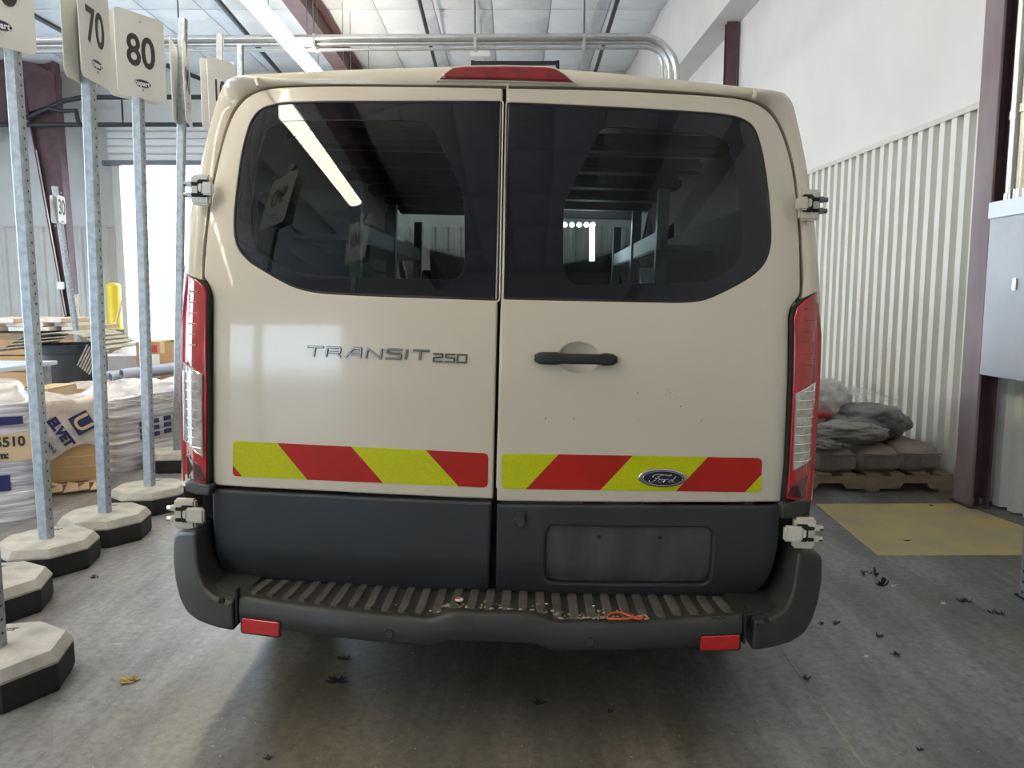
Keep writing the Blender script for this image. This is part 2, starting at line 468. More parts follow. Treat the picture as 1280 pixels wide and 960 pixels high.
def panel(name, outline, surf, m, parent, holes=(), r=.006, depth=.03, off=0.0, grid=.045, smooth=50, step=.03):
    O = densify(ccw([tuple(q) for q in outline]), step)
    Hs = [densify(ccw([tuple(q) for q in h]), step) for h in holes]
    loops = [offset(O, r)] + [offset(h, -r)[::-1] for h in Hs]
    pts = []; edges = []
    for lp in loops:
        k = len(pts); pts += [Vector(q) for q in lp]; edges += [(k + i, k + (i + 1) % len(lp)) for i in range(len(lp))]
    xs = [q[0] for q in O]; zs = [q[1] for q in O]
    x = min(xs) + grid * .5
    near = offset(O, r + grid * .45); nearh = [offset(h, -r - grid * .45) for h in Hs]
    while x < max(xs):
        z = min(zs) + grid * .5
        while z < max(zs):
            if inside((x, z), near) and not any(inside((x, z), h) for h in nearh): pts.append(Vector((x, z)))
            z += grid
        x += grid
    vo, eo, fo, ov, oe, of_ = delaunay_2d_cdt(pts, edges, [], 0, 1e-7)
    tris = []
    hin = [offset(h, -r) for h in Hs]; oin = loops[0]
    for t in fo:
        cx = sum(vo[i].x for i in t) / len(t); cz = sum(vo[i].y for i in t) / len(t)
        if inside((cx, cz), oin) and not any(inside((cx, cz), h) for h in hin): tris.append(t)
    bm = bmesh.new()
    lay = bm.verts.layers.int.new('front')
    bv = [bm.verts.new((q.x, surf(q.x, q.y) + off, q.y)) for q in vo]
    for v in bv: v[lay] = 1
    idx = {}
    for newi, olds in enumerate(ov):
        for q in olds: idx[q] = newi
    for t in tris:
        try: bm.faces.new([bv[i] for i in t])
        except ValueError: pass
    k = 0
    for li, lp in enumerate(loops):
        prev = [bv[idx[k + i]] for i in range(len(lp))]; k += len(lp)
        base = [(q[0], q[1]) for q in lp]
        outer = O if li == 0 else Hs[li - 1][::-1]
        for st in range(1, 4):
            a = st / 3 * math.pi / 2; s_ = math.sin(a); y_ = r * (1 - math.cos(a))
            cur = []
            for b_, o_ in zip(base, outer):
                xx = lerp(b_[0], o_[0], s_); zz = lerp(b_[1], o_[1], s_)
                cur.append(bm.verts.new((xx, surf(xx, zz) + off + y_, zz)))
            for i in range(len(lp)):
                j = (i + 1) % len(lp)
                try: bm.faces.new((prev[i], prev[j], cur[j], cur[i]))
                except ValueError: pass
            prev = cur
        if depth > r:
            cur = [bm.verts.new((v.co.x, v.co.y + depth - r, v.co.z)) for v in prev]
            for i in range(len(lp)):
                j = (i + 1) % len(lp); bm.faces.new((prev[i], prev[j], cur[j], cur[i]))
    loose = [v for v in bm.verts if not v.link_faces]
    bmesh.ops.delete(bm, geom=loose, context='VERTS')
    bmesh.ops.recalc_face_normals(bm, faces=bm.faces)
    fr = [f for f in bm.faces if len(f.verts) == 3]
    if sum(f.normal.y * f.calc_area() for f in fr) > 0: bmesh.ops.reverse_faces(bm, faces=bm.faces)
    flag = [v[lay] for v in bm.verts]
    me = bpy.data.meshes.new(name); bm.to_mesh(me); bm.free()
    me.materials.append(MATS[m]); me.shade_smooth()
    nn = []; e_ = .004                      # true normals of the skin keep its reflections even
    for v, k in zip(me.vertices, flag):
        if k:
            x, z = v.co.x, v.co.z
            nn.append(Vector((surf(x + e_, z) - surf(x - e_, z), -2 * e_, surf(x, z + e_) - surf(x, z - e_))).normalized())
        else: nn.append(v.normal.copy())
    me.normals_split_custom_set_from_vertices(nn)
    o = bpy.data.objects.new(name, me); link(o, parent)
    return o
# ================================================================== THE HALL
YB, YF, XL, ZC, ZS = 18.4, -12.0, -14.0, 6.6, 5.2
def wx(Y): return 3.30 - .025 * (Y - 5.1)          # line of the right-hand wall
ZR = 2.725                                          # top of the ribbed wainscot

mb = MB(); n = 40
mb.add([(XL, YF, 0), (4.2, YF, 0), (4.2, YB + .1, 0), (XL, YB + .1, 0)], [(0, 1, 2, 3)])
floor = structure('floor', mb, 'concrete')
def strip_on_floor(name, a, b, w, m, z=.0012):
    a = Vector(a); b = Vector(b); d = (b - a).normalized(); s = Vector((-d.y, d.x, 0)) * w / 2
    q = MB(); q.prism([tuple((a - s)[:2]), tuple((b - s)[:2]), tuple((b + s)[:2]), tuple((a + s)[:2])], 'z', 0.0002, z)
    return q.build(name, m, floor)
mat('joint_fill', (.30, .29, .26), .8, var=.2, vscale=30)
ja, jb = ground(975, 808), ground(1081, 960)
jd = (jb - ja).normalized()
strip_on_floor('floor_joint', ja - jd * 14, jb + jd * 12, .010, 'joint_fill')
strip_on_floor('floor_joint', (-8.0, YF, 0), (-8.0, YB, 0), .010, 'joint_fill')
strip_on_floor('floor_joint', (XL, 8.2, 0), (3.2, 8.2, 0), .010, 'joint_fill')
strip_on_floor('floor_joint', (XL, -1.5, 0), (3.4, -1.5, 0), .010, 'joint_fill')
q = MB(); pp = [ground(1019, 630), ground(1097, 694.5), ground(1279, 694), ground(1290, 662), ground(1199, 629.5)]
q.prism([tuple(p[:2]) for p in pp], 'z', .0003, .0016)
q.build('yellow_paint', 'floor_yellow', floor)

# ---- wall_right : ribbed metal sheets below, white board above, boxed soffit on top
def ribbed(mb, along, out, origin, length, z0, z1, pitch, h, a=.36, s=.14):
    """trapezoid ribs running up; along / out are unit vectors"""
    along = Vector(along); out = Vector(out); o = Vector(origin); prof = []; t = 0.0; k = 0
    while t < length - 1e-6:
        for f, d in ((0, 0), (a, 0), (a + s, h), (1 - s, h)):
            prof.append((min(t + f * pitch, length), d))
        t += pitch
    prof.append((length, 0))
    lo = [o + along * u + out * d + Vector((0, 0, z0)) for u, d in prof]
    hi = [o + along * u + out * d + Vector((0, 0, z1)) for u, d in prof]
    return mb.loft([lo, hi])
wdir = Vector((-.025, 1, 0)).normalized(); wout = Vector((-1, -.025, 0)).normalized()
def wp(Y, z=0.0, out=0.0): return Vector((wx(Y), Y, z)) + wout * out
mb = MB()
y0, y1 = YF, YB
mb.add([wp(y0, 0, -.02), wp(y1, 0, -.02), wp(y1, ZC, -.02), wp(y0, ZC, -.02)], [(0, 1, 2, 3)])
wall_r = structure('wall_right', mb, 'drywall', face=(-1, 0, 0))
L = (wp(y1) - wp(y0)).length; pw = .90; k = 0
while k * pw < L:
    ln = min(pw, L - k * pw); q = MB()
    ribbed(q, (0, 1, 0), (-1, 0, 0), (0, 0, 0), ln, 0.01, ZR, .15, .048, .42, .07)
    o = q.build('ribbed_sheet', 'ribbed_metal', wall_r, face=(-1, 0, 0))
    p = wp(y0) + wdir * k * pw; o.location = p; o.rotation_euler = (0, 0, math.atan2(.025, 1)); k += 1
q = MB(); q.loft([[wp(y0, ZR + a, b), wp(y1, ZR + a, b)] for a, b in ((-.02, .056), (.022, .056), (.03, .04), (.03, -.02))])
q.build('wainscot_cap', 'trim_metal', wall_r, face=(-1, 0, 0))
q = MB()
q.loft([[wp(y0, a, b), wp(y1, a, b)] for a, b in ((ZS, -.02), (ZS, .36), (ZC, .36))])
q.build('soffit', 'drywall', wall_r)

# ---- wall_back with the roller-door opening
D0 = at(152, 207, YB); D1x, DZ = -4.3, D0.z
mb = MB()
def wall_rect(mb, x0, x1, z0, z1, Y): mb.add([(x0, Y, z0), (x1, Y, z0), (x1, Y, z1), (x0, Y, z1)], [(0, 1, 2, 3)])
wall_rect(mb, XL, D0.x, 0, ZC, YB); wall_rect(mb, D1x, 3.6, 0, ZC, YB); wall_rect(mb, D0.x, D1x, DZ, ZC, YB)
wall_b = structure('wall_back', mb, 'insulation_wall', face=(0, -1, 0))
def sheets_x(parent, x0, x1, Y, outy, m, z1=3.0):
    x = x0
    while x < x1 - .05:
        ln = min(1.2, x1 - x); q = MB(); ribbed(q, (1, 0, 0), (0, outy, 0), (0, 0, 0), ln, .01, z1, .3, .04, .5, .12)
        o = q.build('ribbed_sheet', m, parent, face=(0, outy, 0)); o.location = (x, Y + outy * .01, 0); x += 1.2
ZL = at(60, 284, YB).z
sheets_x(wall_b, XL, D0.x - .12, YB, -1, 'ribbed_metal_far', ZL)
sheets_x(wall_b, D1x + .12, 2.7, YB, -1, 'ribbed_metal_far', ZL)
q = MB(); q.box(((XL + D0.x) / 2, YB - .05, ZL + .02), (D0.x - XL - .2, .05, .05)); q.build('wainscot_cap', 'trim_metal', wall_b)
# door frame, guide rails and the rolled curtain
q = MB(); q.box((D0.x - .09, YB - .06, DZ / 2), (.18, .12, DZ)); q.build('door_jamb', 'trim_metal', wall_b)
q = MB(); q.box((D1x + .09, YB - .06, DZ / 2), (.18, .12, DZ)); q.build('door_jamb', 'trim_metal', wall_b)
for k in range(5):
    q = MB(); q.box(((D0.x + D1x) / 2, YB - .09 - .012 * (k % 2), DZ + .16 + k * .17), (D1x - D0.x + .5, .07, .155)); q.build('curtain_slat', 'fixture_white', wall_b, bevel=.02)
q = MB(); q.box(((D0.x + D1x) / 2, YB - .16, DZ + .03), (D1x - D0.x + .7, .14, .10)); q.build('door_bottom_bar', 'steel_dark', wall_b, bevel=.01)

# ---- walls out of view; their openings are added to let daylight in
mb = MB()
wall_rect(mb, XL, -12.6, 0, ZC, YF); wall_rect(mb, -7.0, 4.2, 0, ZC, YF); wall_rect(mb, -12.6, -7.0, 4.4, ZC, YF)
wall_f = structure('wall_behind', mb, 'insulation_wall', face=(0, 1, 0))
sheets_x(wall_f, -7.0, 3.9, YF, 1, 'ribbed_metal_far')
mb = MB()
for a, b, c, d in ((YF, 4.5, 0, ZC), (13.0, YB, 0, ZC), (4.5, 13.0, 4.6, ZC)):
    mb.add([(XL, a, c), (XL, b, c), (XL, b, d), (XL, a, d)], [(0, 1, 2, 3)])
structure('wall_left', mb, 'insulation_wall', face=(1, 0, 0))
mb = MB(); mb.add([(-60, -60, -.03), (60, -60, -.03), (60, 80, -.03), (-60, 80, -.03)], [(0, 1, 2, 3)])
structure('ground', mb, 'road')

# ---- ceiling : white insulation blankets between the purlins
mb = MB(); mb.add([(XL, YF, ZC), (4.2, YF, ZC), (4.2, YB, ZC), (XL, YB, ZC)], [(0, 1, 2, 3)])
ceil = structure('ceiling', mb, 'seam_grey', face=(0, 0, -1))
def blanket(seed):
    w, l = 1.03, 1.88; nx, ny = 8, 12; vs = []; fs = []
    for j in range(ny + 1):
        for i in range(nx + 1):
            u = i / nx; v = j / ny
            sag = .13 * (math.sin(math.pi * u) ** .6) * (math.sin(math.pi * v) ** .5)
            wr = .035 * noise.noise(Vector((u * 2 + seed * 7, v * 9, seed))) * math.sin(math.pi * u) * math.sin(math.pi * v)
            vs.append(((u - .5) * w, (v - .5) * l, -.01 - sag - wr))
    for j in range(ny):
        for i in range(nx):
            a = j * (nx + 1) + i; fs.append((a, a + 1, a + nx + 2, a + nx + 1))
    m = MB(); m.add(vs, fs); return m
variants = [blanket(s).build('insulation_blanket', 'insulation', ceil, smooth=60, face=(0, 0, -1)) for s in (1.3, 2.7, 4.1)]
vm = [o.data for o in variants]
for o in variants: bpy.data.objects.remove(o)
j = 0; yy = YF + .95
while yy < YB:
    i = 0; xx = XL + .52
    while xx < 3.1:
        o = bpy.data.objects.new('insulation_blanket', vm[(i * 2 + j) % 3]); link(o, ceil); o.location = (xx, yy, ZC); i += 1; xx += 1.05
    j += 1; yy += 1.9
for X in (-12.6, -8.6, -4.6, -0.6, 1.5):       # steel straps along the hall
    q = MB(); q.box((X, (YF + YB) / 2, ZC - .10), (.035, YB - YF, .02)); q.build('purlin_strap', 'trim_metal', ceil)

# ---- steel frame
def ibeam(mb, a, b, depth, width, up, tf=.018, tw=.014):
    """I section from a to b; web stands along up"""
    a = Vector(a); b = Vector(b); d = (b - a).normalized(); up = Vector(up); up = (up - d * up.dot(d)).normalized(); s = d.cross(up)
    R = Matrix((s, d, up)).transposed(); c = (a + b) / 2; L = (b - a).length
    mb.box(c + up * (depth / 2 - tf / 2), (width, L, tf), R); mb.box(c - up * (depth / 2 - tf / 2), (width, L, tf), R)
    mb.box(c, (tw, L, depth - 2 * tf), R)
# near column on the right: its flange faces the aisle
cx = atx(1200, 626, 3.06)
e = empty('steel_column', (3.06, 5.11, 0), 0, 'purple brown steel column beside the grey electrical box', 'column')
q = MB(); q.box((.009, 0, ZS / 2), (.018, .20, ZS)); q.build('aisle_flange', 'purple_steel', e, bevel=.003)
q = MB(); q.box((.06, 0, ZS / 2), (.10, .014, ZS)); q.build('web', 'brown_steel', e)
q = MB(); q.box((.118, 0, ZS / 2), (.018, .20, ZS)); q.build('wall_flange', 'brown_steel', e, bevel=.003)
q = MB(); q.box((.06, 0, .008), (.15, .23, .016)); q.build('base_plate', 'brown_steel', e, bevel=.003)
for sx, sy in ((.04, .06), (.09, .06), (.04, -.06), (.09, -.06)):
    q = MB(); q.cyl((sx, sy, .02), (sx, sy, .06), .012, 6); q.build('anchor_bolt', 'steel_dark', e)
X2 = wx(11.2) - .09
e = empty('slim_steel_column', (X2, 11.2, 0), 0, 'slim dark brown column against the white wall under the soffit', 'column')
q = MB(); q.box((0, -.06, ZS / 2), (.15, .012, ZS)); q.build('front_flange', 'brown_steel', e)
q = MB(); q.box((0, .06, ZS / 2), (.15, .012, ZS)); q.build('rear_flange', 'brown_steel', e)
q = MB(); q.box((0, 0, ZS / 2), (.012, .11, ZS)); q.build('web', 'brown_steel', e)
# far tapered frame column
YC = 17.4
def tap(px, py): p = at(px, py, YC); return (p.x, p.z)
e = empty('tapered_column', (0, YC, 0), 0, 'dark brown tapered steel column at the far wall beside the open door', 'column')
Lx = [tap(88, 410), tap(42, 157)]; Rx = [tap(97, 410), tap(76, 157)]
def edge(pts, z):
    pts = sorted(pts, key=lambda p: p[1]); (a, b), (c, d) = pts[0], pts[-1]
    return a + (c - a) * (z - b) / (d - b)
zt = tap(0, 78)[1]
q = MB(); q.prism([(edge(Lx, 0), 0), (edge(Rx, 0), 0), (edge(Rx, zt), zt), (edge(Lx, zt), zt)], 'y', -.01, .01); q.build('web', 'brown_steel', e)
for S, nm in ((Lx, 'flange'), (Rx, 'flange')):
    q = MB(); q.prism([(edge(S, 0) - .012, 0), (edge(S, 0) + .012, 0), (edge(S, zt) + .012, zt), (edge(S, zt) - .012, zt)], 'y', -.13, .13); q.build(nm, 'brown_steel', e)
q = MB(); q.prism([tap(74, 95), tap(74, 130), tap(44, 140), tap(-60, 175), tap(-60, 72), tap(30, 72)], 'y', -.10, .10); q.build('haunch', 'brown_steel', e)
q = MB(); q.box(((edge(Lx, 0) + edge(Rx, 0)) / 2, 0, .012), (.7, .45, .024)); q.build('base_plate', 'brown_steel', e)
# thin white line tied to the column, and its switch
q = MB(); q.tube([(edge(Lx, z) + .05, YC - .16, z) for z in (1.0, 2.0, 3.4, 4.6)], .014, 6)
tag(q.build('riser_conduit', 'conduit'), 'thin pale conduit running up the far tapered column', 'conduit')
sw = at(76, 357, YC - .2)
q = MB(); q.box(sw, (.13, .08, .16)); tag(q.build('switch_box', 'logo_white', bevel=.01), 'small white switch box on the far tapered column', 'switch box')
# roof beam
ra, rb = at(397, -40, 10.0), at(441, 88, 10.0)
e = empty('roof_beam', (0, 0, 0), 0, 'reddish brown roof beam under the white ceiling beside the strip lights', 'beam')
A = Vector((-3.22, YF, 6.2)); B = Vector((-3.45, YB, 6.2))
for dz, nm, sz in ((-.24, 'bottom_flange', (.28, .02)), (.24, 'top_flange', (.28, .02)), (0, 'web', (.014, .46))):
    q = MB(); q.prism([(A.x - sz[0] / 2, A.y), (A.x + sz[0] / 2, A.y), (B.x + sz[0] / 2, B.y), (B.x - sz[0] / 2, B.y)], 'z', A.z + dz - sz[1] / 2, A.z + dz + sz[1] / 2)
    q.build(nm, 'brown_steel', e)

# ---- ceiling strip lights in rows, the outer one added unseen to brighten the hall
def strip_light(X, Y, Z, label):
    e = empty('strip_light', (X, Y, Z), 0, label, 'ceiling light', 'ceiling strip lights')
    L = 2.38
    q = MB(); q.prism([(-.045, .045), (-.035, .085), (.035, .085), (.045, .045)], 'y', -L / 2, L / 2); q.build('housing', 'fixture_white', e)
    q = MB(); q.prism([(-.042, .052), (-.10, .03), (-.118, 0), (-.10, -.03), (-.045, -.052), (.045, -.052), (.10, -.03), (.118, 0), (.10, .03), (.042, .052)], 'y', -L / 2 + .012, L / 2 - .012); q.build('diffuser', 'tube_light', e)
    for s in (-.9, .9):
        q = MB(); q.cyl((0, s, .085), (0, s, ZC - Z - .08), .006, 5); q.build('hanger_rod', 'wire', e)
    return e
LX, LZ = -2.92, 4.72
words_ = ['first', 'second', 'third', 'fourth', 'fifth', 'sixth', 'seventh', 'eighth', 'ninth', 'tenth', 'eleventh', 'twelfth']
for k in range(8):
    strip_light(LX, 15.4 - 2.42 * k, LZ, 'white ceiling strip light by the brown roof beam, %s from the far wall' % words_[k])
for k in range(7):
    strip_light(-9.2, 11.0 - 2.9 * k, LZ + .5, 'white ceiling strip light in the outer row, %s from the far wall' % words_[k])

# ---- conduits across the ceiling with their bend down the right wall
YP = 11.15
e = empty('conduit_bank', (0, 0, 0), 0, 'bank of silver conduits hung across the ceiling and bent down by the wall', 'conduit')
for k, (py, xe, r) in enumerate(((45.5, 846, .046), (51, 838, .034), (56.5, 830, .022))):
    z = at(700, py, YP).z; xr = at(xe, 100, YP).x; R = .52 - .13 * k
    pth = [(XL + 1.0, YP + .06 * k, z - .10), (-4, YP + .06 * k, z - .03), (xr - R, YP + .06 * k, z)]
    pth += [(xr - R + R * math.sin(t * math.pi / 16), YP + .06 * k, z - R + R * math.cos(t * math.pi / 16)) for t in range(1, 9)]
    pth += [(xr, YP + .06 * k, 1.5)]
    q = MB(); q.tube(pth, r, 10); q.build('conduit', 'conduit', e, smooth=60)
zc = at(700, 50, YP).z
for px in (225, 393, 594, 730):
    x = at(px, 50, YP).x
    q = MB(); q.cyl((x, YP - .02, zc + .06), (x, YP - .02, ZC), .012, 6); q.build('hanger_rod', 'wire', e)
    q = MB(); q.box((x, YP + .06, zc - .02), (.04, .22, .20)); q.build('hanger_clip', 'conduit', e, bevel=.01)
# sprinkler pipes
def pipe(name, pts, r, m, label, cat='pipe'):
    q = MB(); q.tube(pts, r, 8); return tag(q.build(name, m, smooth=60), label, cat)
za = at(190, 121.5, 17.2).z; zb = at(150, 156, 17.0).z
pipe('sprinkler_pipe', [at(20, 135, 17.2), at(34, 148, 17.2), at(80, 126, 17.2), at(105, 121.5, 17.2), (-4, 17.2, za), (2.2, 17.2, za)], .055, 'black_pipe', 'upper black sprinkler pipe with a kink near the far column')
pipe('sprinkler_pipe', [(XL + .3, 17.0, zb), (2.2, 17.0, zb)], .05, 'black_pipe', 'straight lower black sprinkler pipe along the far wall')
pipe('pipe_drop', [at(62, 135, 16.9), at(75, 139, 16.9), at(95, 138, 16.9), at(99, 158, 16.9)], .05, 'black_pipe', 'short black branch pipe by the tapered column')
e = empty('sprinkler_drop', (0, 0, 0), 0, 'small sprinkler head hanging under the upper black pipe', 'sprinkler')
sp = at(152, 122, 17.2); q = MB(); q.cyl(sp, sp - Vector((0, 0, .48)), .02, 6); q.build('drop_tube', 'black_pipe', e)
q = MB(); q.lathe([(.001, 0), (.05, .01), (.05, .03), (.02, .05), (.02, .09)], 10, sp - Vector((0, 0, .58))); q.build('head', 'brown_steel', e)
pa, pb = at(772, 0, 12.0), at(744, 92, 15.9)
zp = 6.1
def onz(px, py, z):
    r = ray(px, py); t = (z - H) / r.z; return Vector((r.x * t, r.y * t, z))
def ceiling_pipe(a, b, r, m, label, z=6.25, ext=(0.4, .35)):
    A = onz(*a, z); B = onz(*b, z); d = B - A
    return pipe('ceiling_pipe', [A - d * ext[0], B + d * ext[1]], r, m, label)
ceiling_pipe((772, 0), (744, 90), .04, 'black_pipe', 'dark pipe slanting across the ceiling right of the brake light')
ceiling_pipe((272, 0), (349, 90), .045, 'black_pipe', 'dark pipe across the ceiling beyond the eighty sign')
ceiling_pipe((524, 0), (546, 88), .035, 'black_pipe', 'dark pipe under the ceiling between beam and brake light')
ceiling_pipe((22, 8), (76, 38), .045, 'black_pipe', 'dark pipe crossing the ceiling between the sixty and seventy signs')
ceiling_pipe((214, 84), (255, 100), .05, 'black_pipe', 'thick dark pipe behind the edge-on sign plate', 6.1, (.1, .1))
for px, py0, py1, lb in ((560, 0, 60, 'left of the brake light'), (731, 0, 52, 'at the conduit hanger'), (862, 0, 0, '')):
    pass
# unit heater frame hanging above the van
e = empty('hanging_frame', (0, 0, 0), 0, 'black hanging steel frame above the van roof at the far end', 'frame')
for a, b in (((589, 79), (697, 79)), ((697, 76), (697, 96)), ((591, 76), (591, 96))):
    q = MB(); q.tube([at(*a, 16), at(*b, 16)], .05, 4); q.build('bar', 'black_pipe', e)
hb = at(600, 70, 16); q = MB(); q.tube([hb, Vector((hb.x, 16, ZC))], .04, 6); q.build('hanger_rod', 'conduit', e)
q = MB(); q.box(at(600, 67, 15.9), (.40, .10, .12)); q.build('junction_box', 'logo_white', e, bevel=.01)

# ---- electrical box and conduits by the near column
e = empty('electrical_cabinet', (0, 0, 0), 0, 'large grey electrical cabinet on the right wall beside the steel column', 'cabinet')
bx0 = 3.03; yA, yB_ = 4.98, 3.55
zb0 = atx(1223, 468, bx0).z; zb1 = atx(1231, 254, bx0).z
q = MB(); q.box((bx0 + .16, (yA + yB_) / 2, (zb0 + zb1) / 2), (.30, yA - yB_, zb1 - zb0)); q.build('body', 'box_grey', e, bevel=.006)
q = MB(); q.box((bx0 + .004, (yA + yB_) / 2, (zb0 + zb1) / 2 - .075), (.012, yA - yB_ - .08, zb1 - zb0 - .20)); q.build('door', 'box_grey', e, bevel=.003)
q = MB(); q.box((bx0 + .002, (yA + yB_) / 2, zb1 - .055), (.016, yA - yB_ - .012, .10)); q.build('top_panel', 'box_lid', e, bevel=.003)  # paler strip painted as the highlight along the cabinet top
q = MB(); q.box((bx0 - .008, 4.66, 1.36 + .12), (.016, .03, .07)); q.build('latch', 'chrome', e, bevel=.004)
for nm, X, Y, r, m, lb in (('vertical_conduit', 3.13, 4.94, .026, 'conduit', 'thin silver conduit closest to the steel column above the cabinet'),
                           ('vertical_conduit', 3.09, 4.74, .048, 'conduit_warm', 'thick warm silver conduit rising from the cabinet'),
                           ('vertical_conduit', 3.12, 4.60, .036, 'conduit', 'silver conduit at the edge of view above the cabinet')):
    e2 = empty(nm, (X, Y, 0), 0, lb, 'conduit')
    q = MB(); q.cyl((0, 0, zb1 - .02), (0, 0, ZS), r, 14); q.build('tube', m, e2, smooth=40)
    zz = zb1 + .50
    q = MB(); q.cyl((0, 0, zz), (0, 0, zz + .05), r * 1.22, 14); q.build('coupling', m, e2, smooth=40)
    q = MB(); q.box((.03, .07, zz + .03), (.02, .06, .02)); q.build('strap', m, e2)
    q = MB(); q.cyl((0, 0, zb1 - .02), (0, 0, zb1 + .05), r * 1.3, 14); q.build('connector', 'chrome', e2, smooth=40)
# ================================================================== THE VAN
ROLL, YAW = math.radians(1.65), math.radians(-1.5)
VT = Vector((-.087, 2.27, 0))
van = empty('cargo_van', VT, 0, 'white cargo van parked with its closed rear doors toward the viewer', 'van')
van.rotation_euler = (0, ROLL, YAW)
VM = Matrix.Translation(VT) @ Matrix.Rotation(YAW, 4, 'Z') @ Matrix.Rotation(ROLL, 4, 'Y')
VI = VM.inverted()
VO = VI @ Vector((0, 0, H))
def D(x, z):
    """rear skin of the doors: depth y for a place (x, z)"""
    if z > 1.32: b = .212 + .13 * (z - 1.32) + .07 * (z - 1.32) ** 2
    else: b = .1964 + .2708 * max(0, z - 1.08) ** 2 + .12 * max(0, .95 - z) ** 2
    u = abs(x) / (1.04 - .165 * (max(0, z - 1.35) / .7) ** 2)
    return b - .012 + .080 * u * u + 1.6 * max(0, u - .86) ** 2
def C(x, z):                                     # lower black cladding stands slightly proud at its top
    return D(x, z) - .010 + .55 * max(0, .515 - z) ** 1.25
def onskin(px, py, surf=D, off=0.0):
    d = VI.to_3x3() @ ray(px, py)
    def g(y):
        p = VO + d * ((y - VO.y) / d.y); return y - surf(p.x, p.z) - off, p
    y = -.1
    while y < .55 and g(y)[0] < 0: y += .01
    lo, hi = y - .01, y
    for _ in range(24):
        m = (lo + hi) / 2
        if g(m)[0] < 0: lo = m
        else: hi = m
    p = g(hi)[1]
    return (p.x, p.z)
def trace(pts, surf=D, off=0.0): return [onskin(a, b, surf, off) for a, b in pts]
def atdepth(px, py, y):
    d = VI.to_3x3() @ ray(px, py); t = (y - VO.y) / d.y; return VO + d * t

# ---- traced outlines
LD = trace([(628.5, 110), (500, 108), (400, 107.5), (347, 109.5), (327, 112.5), (308, 121.5), (294, 138), (285, 158), (277, 185), (269.5, 217), (262, 262), (254.5, 347), (261, 355), (265, 368), (265.7, 420), (265.5, 520), (265.5, 606), (400, 614), (500, 619), (616, 624), (620.5, 430), (625.5, 250)])
RD = trace([(634, 110), (720, 111.5), (820, 115.5), (900, 120.5), (935, 125.5), (953, 132.5), (968, 147), (978, 167), (988.5, 200), (995, 240), (999.5, 300), (1000.5, 370), (990, 381), (986, 394), (985, 480), (981, 580), (976, 627), (800, 628), (621, 626.5), (625, 430), (630, 250)])
LW = trace([(627, 127), (500, 127), (400, 127), (360, 128.5), (342, 130.5), (325, 136), (313, 151), (304, 181), (297, 227), (293, 266), (293, 293), (297, 310), (310, 326), (334, 341), (366, 359), (395, 366), (461, 369.5), (622.5, 375)])
RW = trace([(634.5, 128.5), (761, 134), (897, 142), (926, 147), (942, 157), (951, 181), (959, 227), (963, 275), (964, 305), (957, 329), (939, 346), (906, 364), (879, 376), (851, 378), (629.8, 373.5)])
LG = trace([(350, 151), (430, 150), (520, 151), (538, 154), (547, 172), (570, 221), (580, 248), (580.5, 333), (574.5, 346), (564, 350), (460, 347), (385, 345), (355, 335), (322, 314), (314, 292), (314, 262), (321, 202), (332, 163)])
RG = trace([(758, 159), (791, 160), (896, 170), (911, 178), (921, 227), (930, 296), (927, 321), (910, 338), (888, 352), (719, 356), (709, 348), (704, 333), (705, 257), (710, 242), (746, 172), (751, 162)])
LC = trace([(264.5, 611), (400, 619), (500, 624), (614.5, 628.5), (611.5, 741), (500, 736), (400, 731), (300, 726), (285, 721.5), (275, 709), (270, 694), (266.5, 668)], C)
RC = trace([(621, 631), (800, 632), (975.5, 632), (974, 680), (968, 706), (959, 727), (949, 738), (935, 745), (800, 748), (620, 745)], C)
RP = trace([(688, 658), (880, 660), (888, 662), (891.5, 668), (890, 700), (887, 725), (881, 731), (690, 729), (682.5, 725), (681, 716), (681.5, 668)], C)

# ---- rear doors
LD, RD, LW, RW, LG, RG, LC, RC = [soften(p) for p in (LD, RD, LW, RW, LG, RG, LC, RC)]
RP = soften(RP, .02, .012)
def smooth_loop(p): return p
ldoor = panel('rear_door', LD, D, 'paint', van, holes=[LW], r=.007, depth=.05)
hx0, hz0 = onskin(668, 447); hx1, hz1 = onskin(771, 449)
hc = ((hx0 + hx1) / 2, (hz0 + hz1) / 2); hl = (hx1 - hx0)
cup = [(hc[0] + .010 + .064 * math.cos(t * math.pi / 20), hc[1] + .003 + .047 * math.sin(t * math.pi / 20)) for t in range(40)]
rdoor = panel('rear_door', RD, D, 'paint', van, holes=[RW, cup], r=.007, depth=.05)
ldoor['label'] = 'left rear door with tinted window and chrome lettering'
rdoor['label'] = 'right rear door with black handle and blue oval emblem'
def win_border(d, outer, hole):
    panel('window_border', offset(ccw(outer), .0035), D, 'glass_black', d, holes=[hole], r=.0012, depth=.006, off=.003)
    panel('window_glass', offset(ccw(hole), .0005), D, 'glass_tint', d, r=.0006, depth=.0, off=.003)
    path = [(x, D(x, z) + .0035, z) for x, z in densify(offset(ccw(outer), .001), .03)]
    q = MB(); q.tube(path, .0042, 6, closed=True); q.build('window_seal', 'rubber', d, smooth=60)
win_border(ldoor, LW, LG); win_border(rdoor, RW, RG)
panel('lower_cladding', LC, C, 'cladding', ldoor, r=.010, depth=.05)
panel('lower_cladding', RC, C, 'cladding', rdoor, holes=[RP], r=.010, depth=.022)
def RCs(x, z): return C(x, z) + .021 - .006 * (z - .55) / .1
rpl = panel('plate_recess', RP, RCs, 'recess', rdoor, r=.002, depth=.01)
for a, b in ((749, 671), (825, 672), (749, 722), (825, 723)):
    x, z = onskin(a, b, RCs); q = MB(); q.lathe([(.0001, -.003), (.006, -.003), (.007, 0)], 8, (x, RCs(x, z), z), 'y'); q.build('plate_screw', 'gap_black' if b < 700 else 'chrome_dark', rdoor)
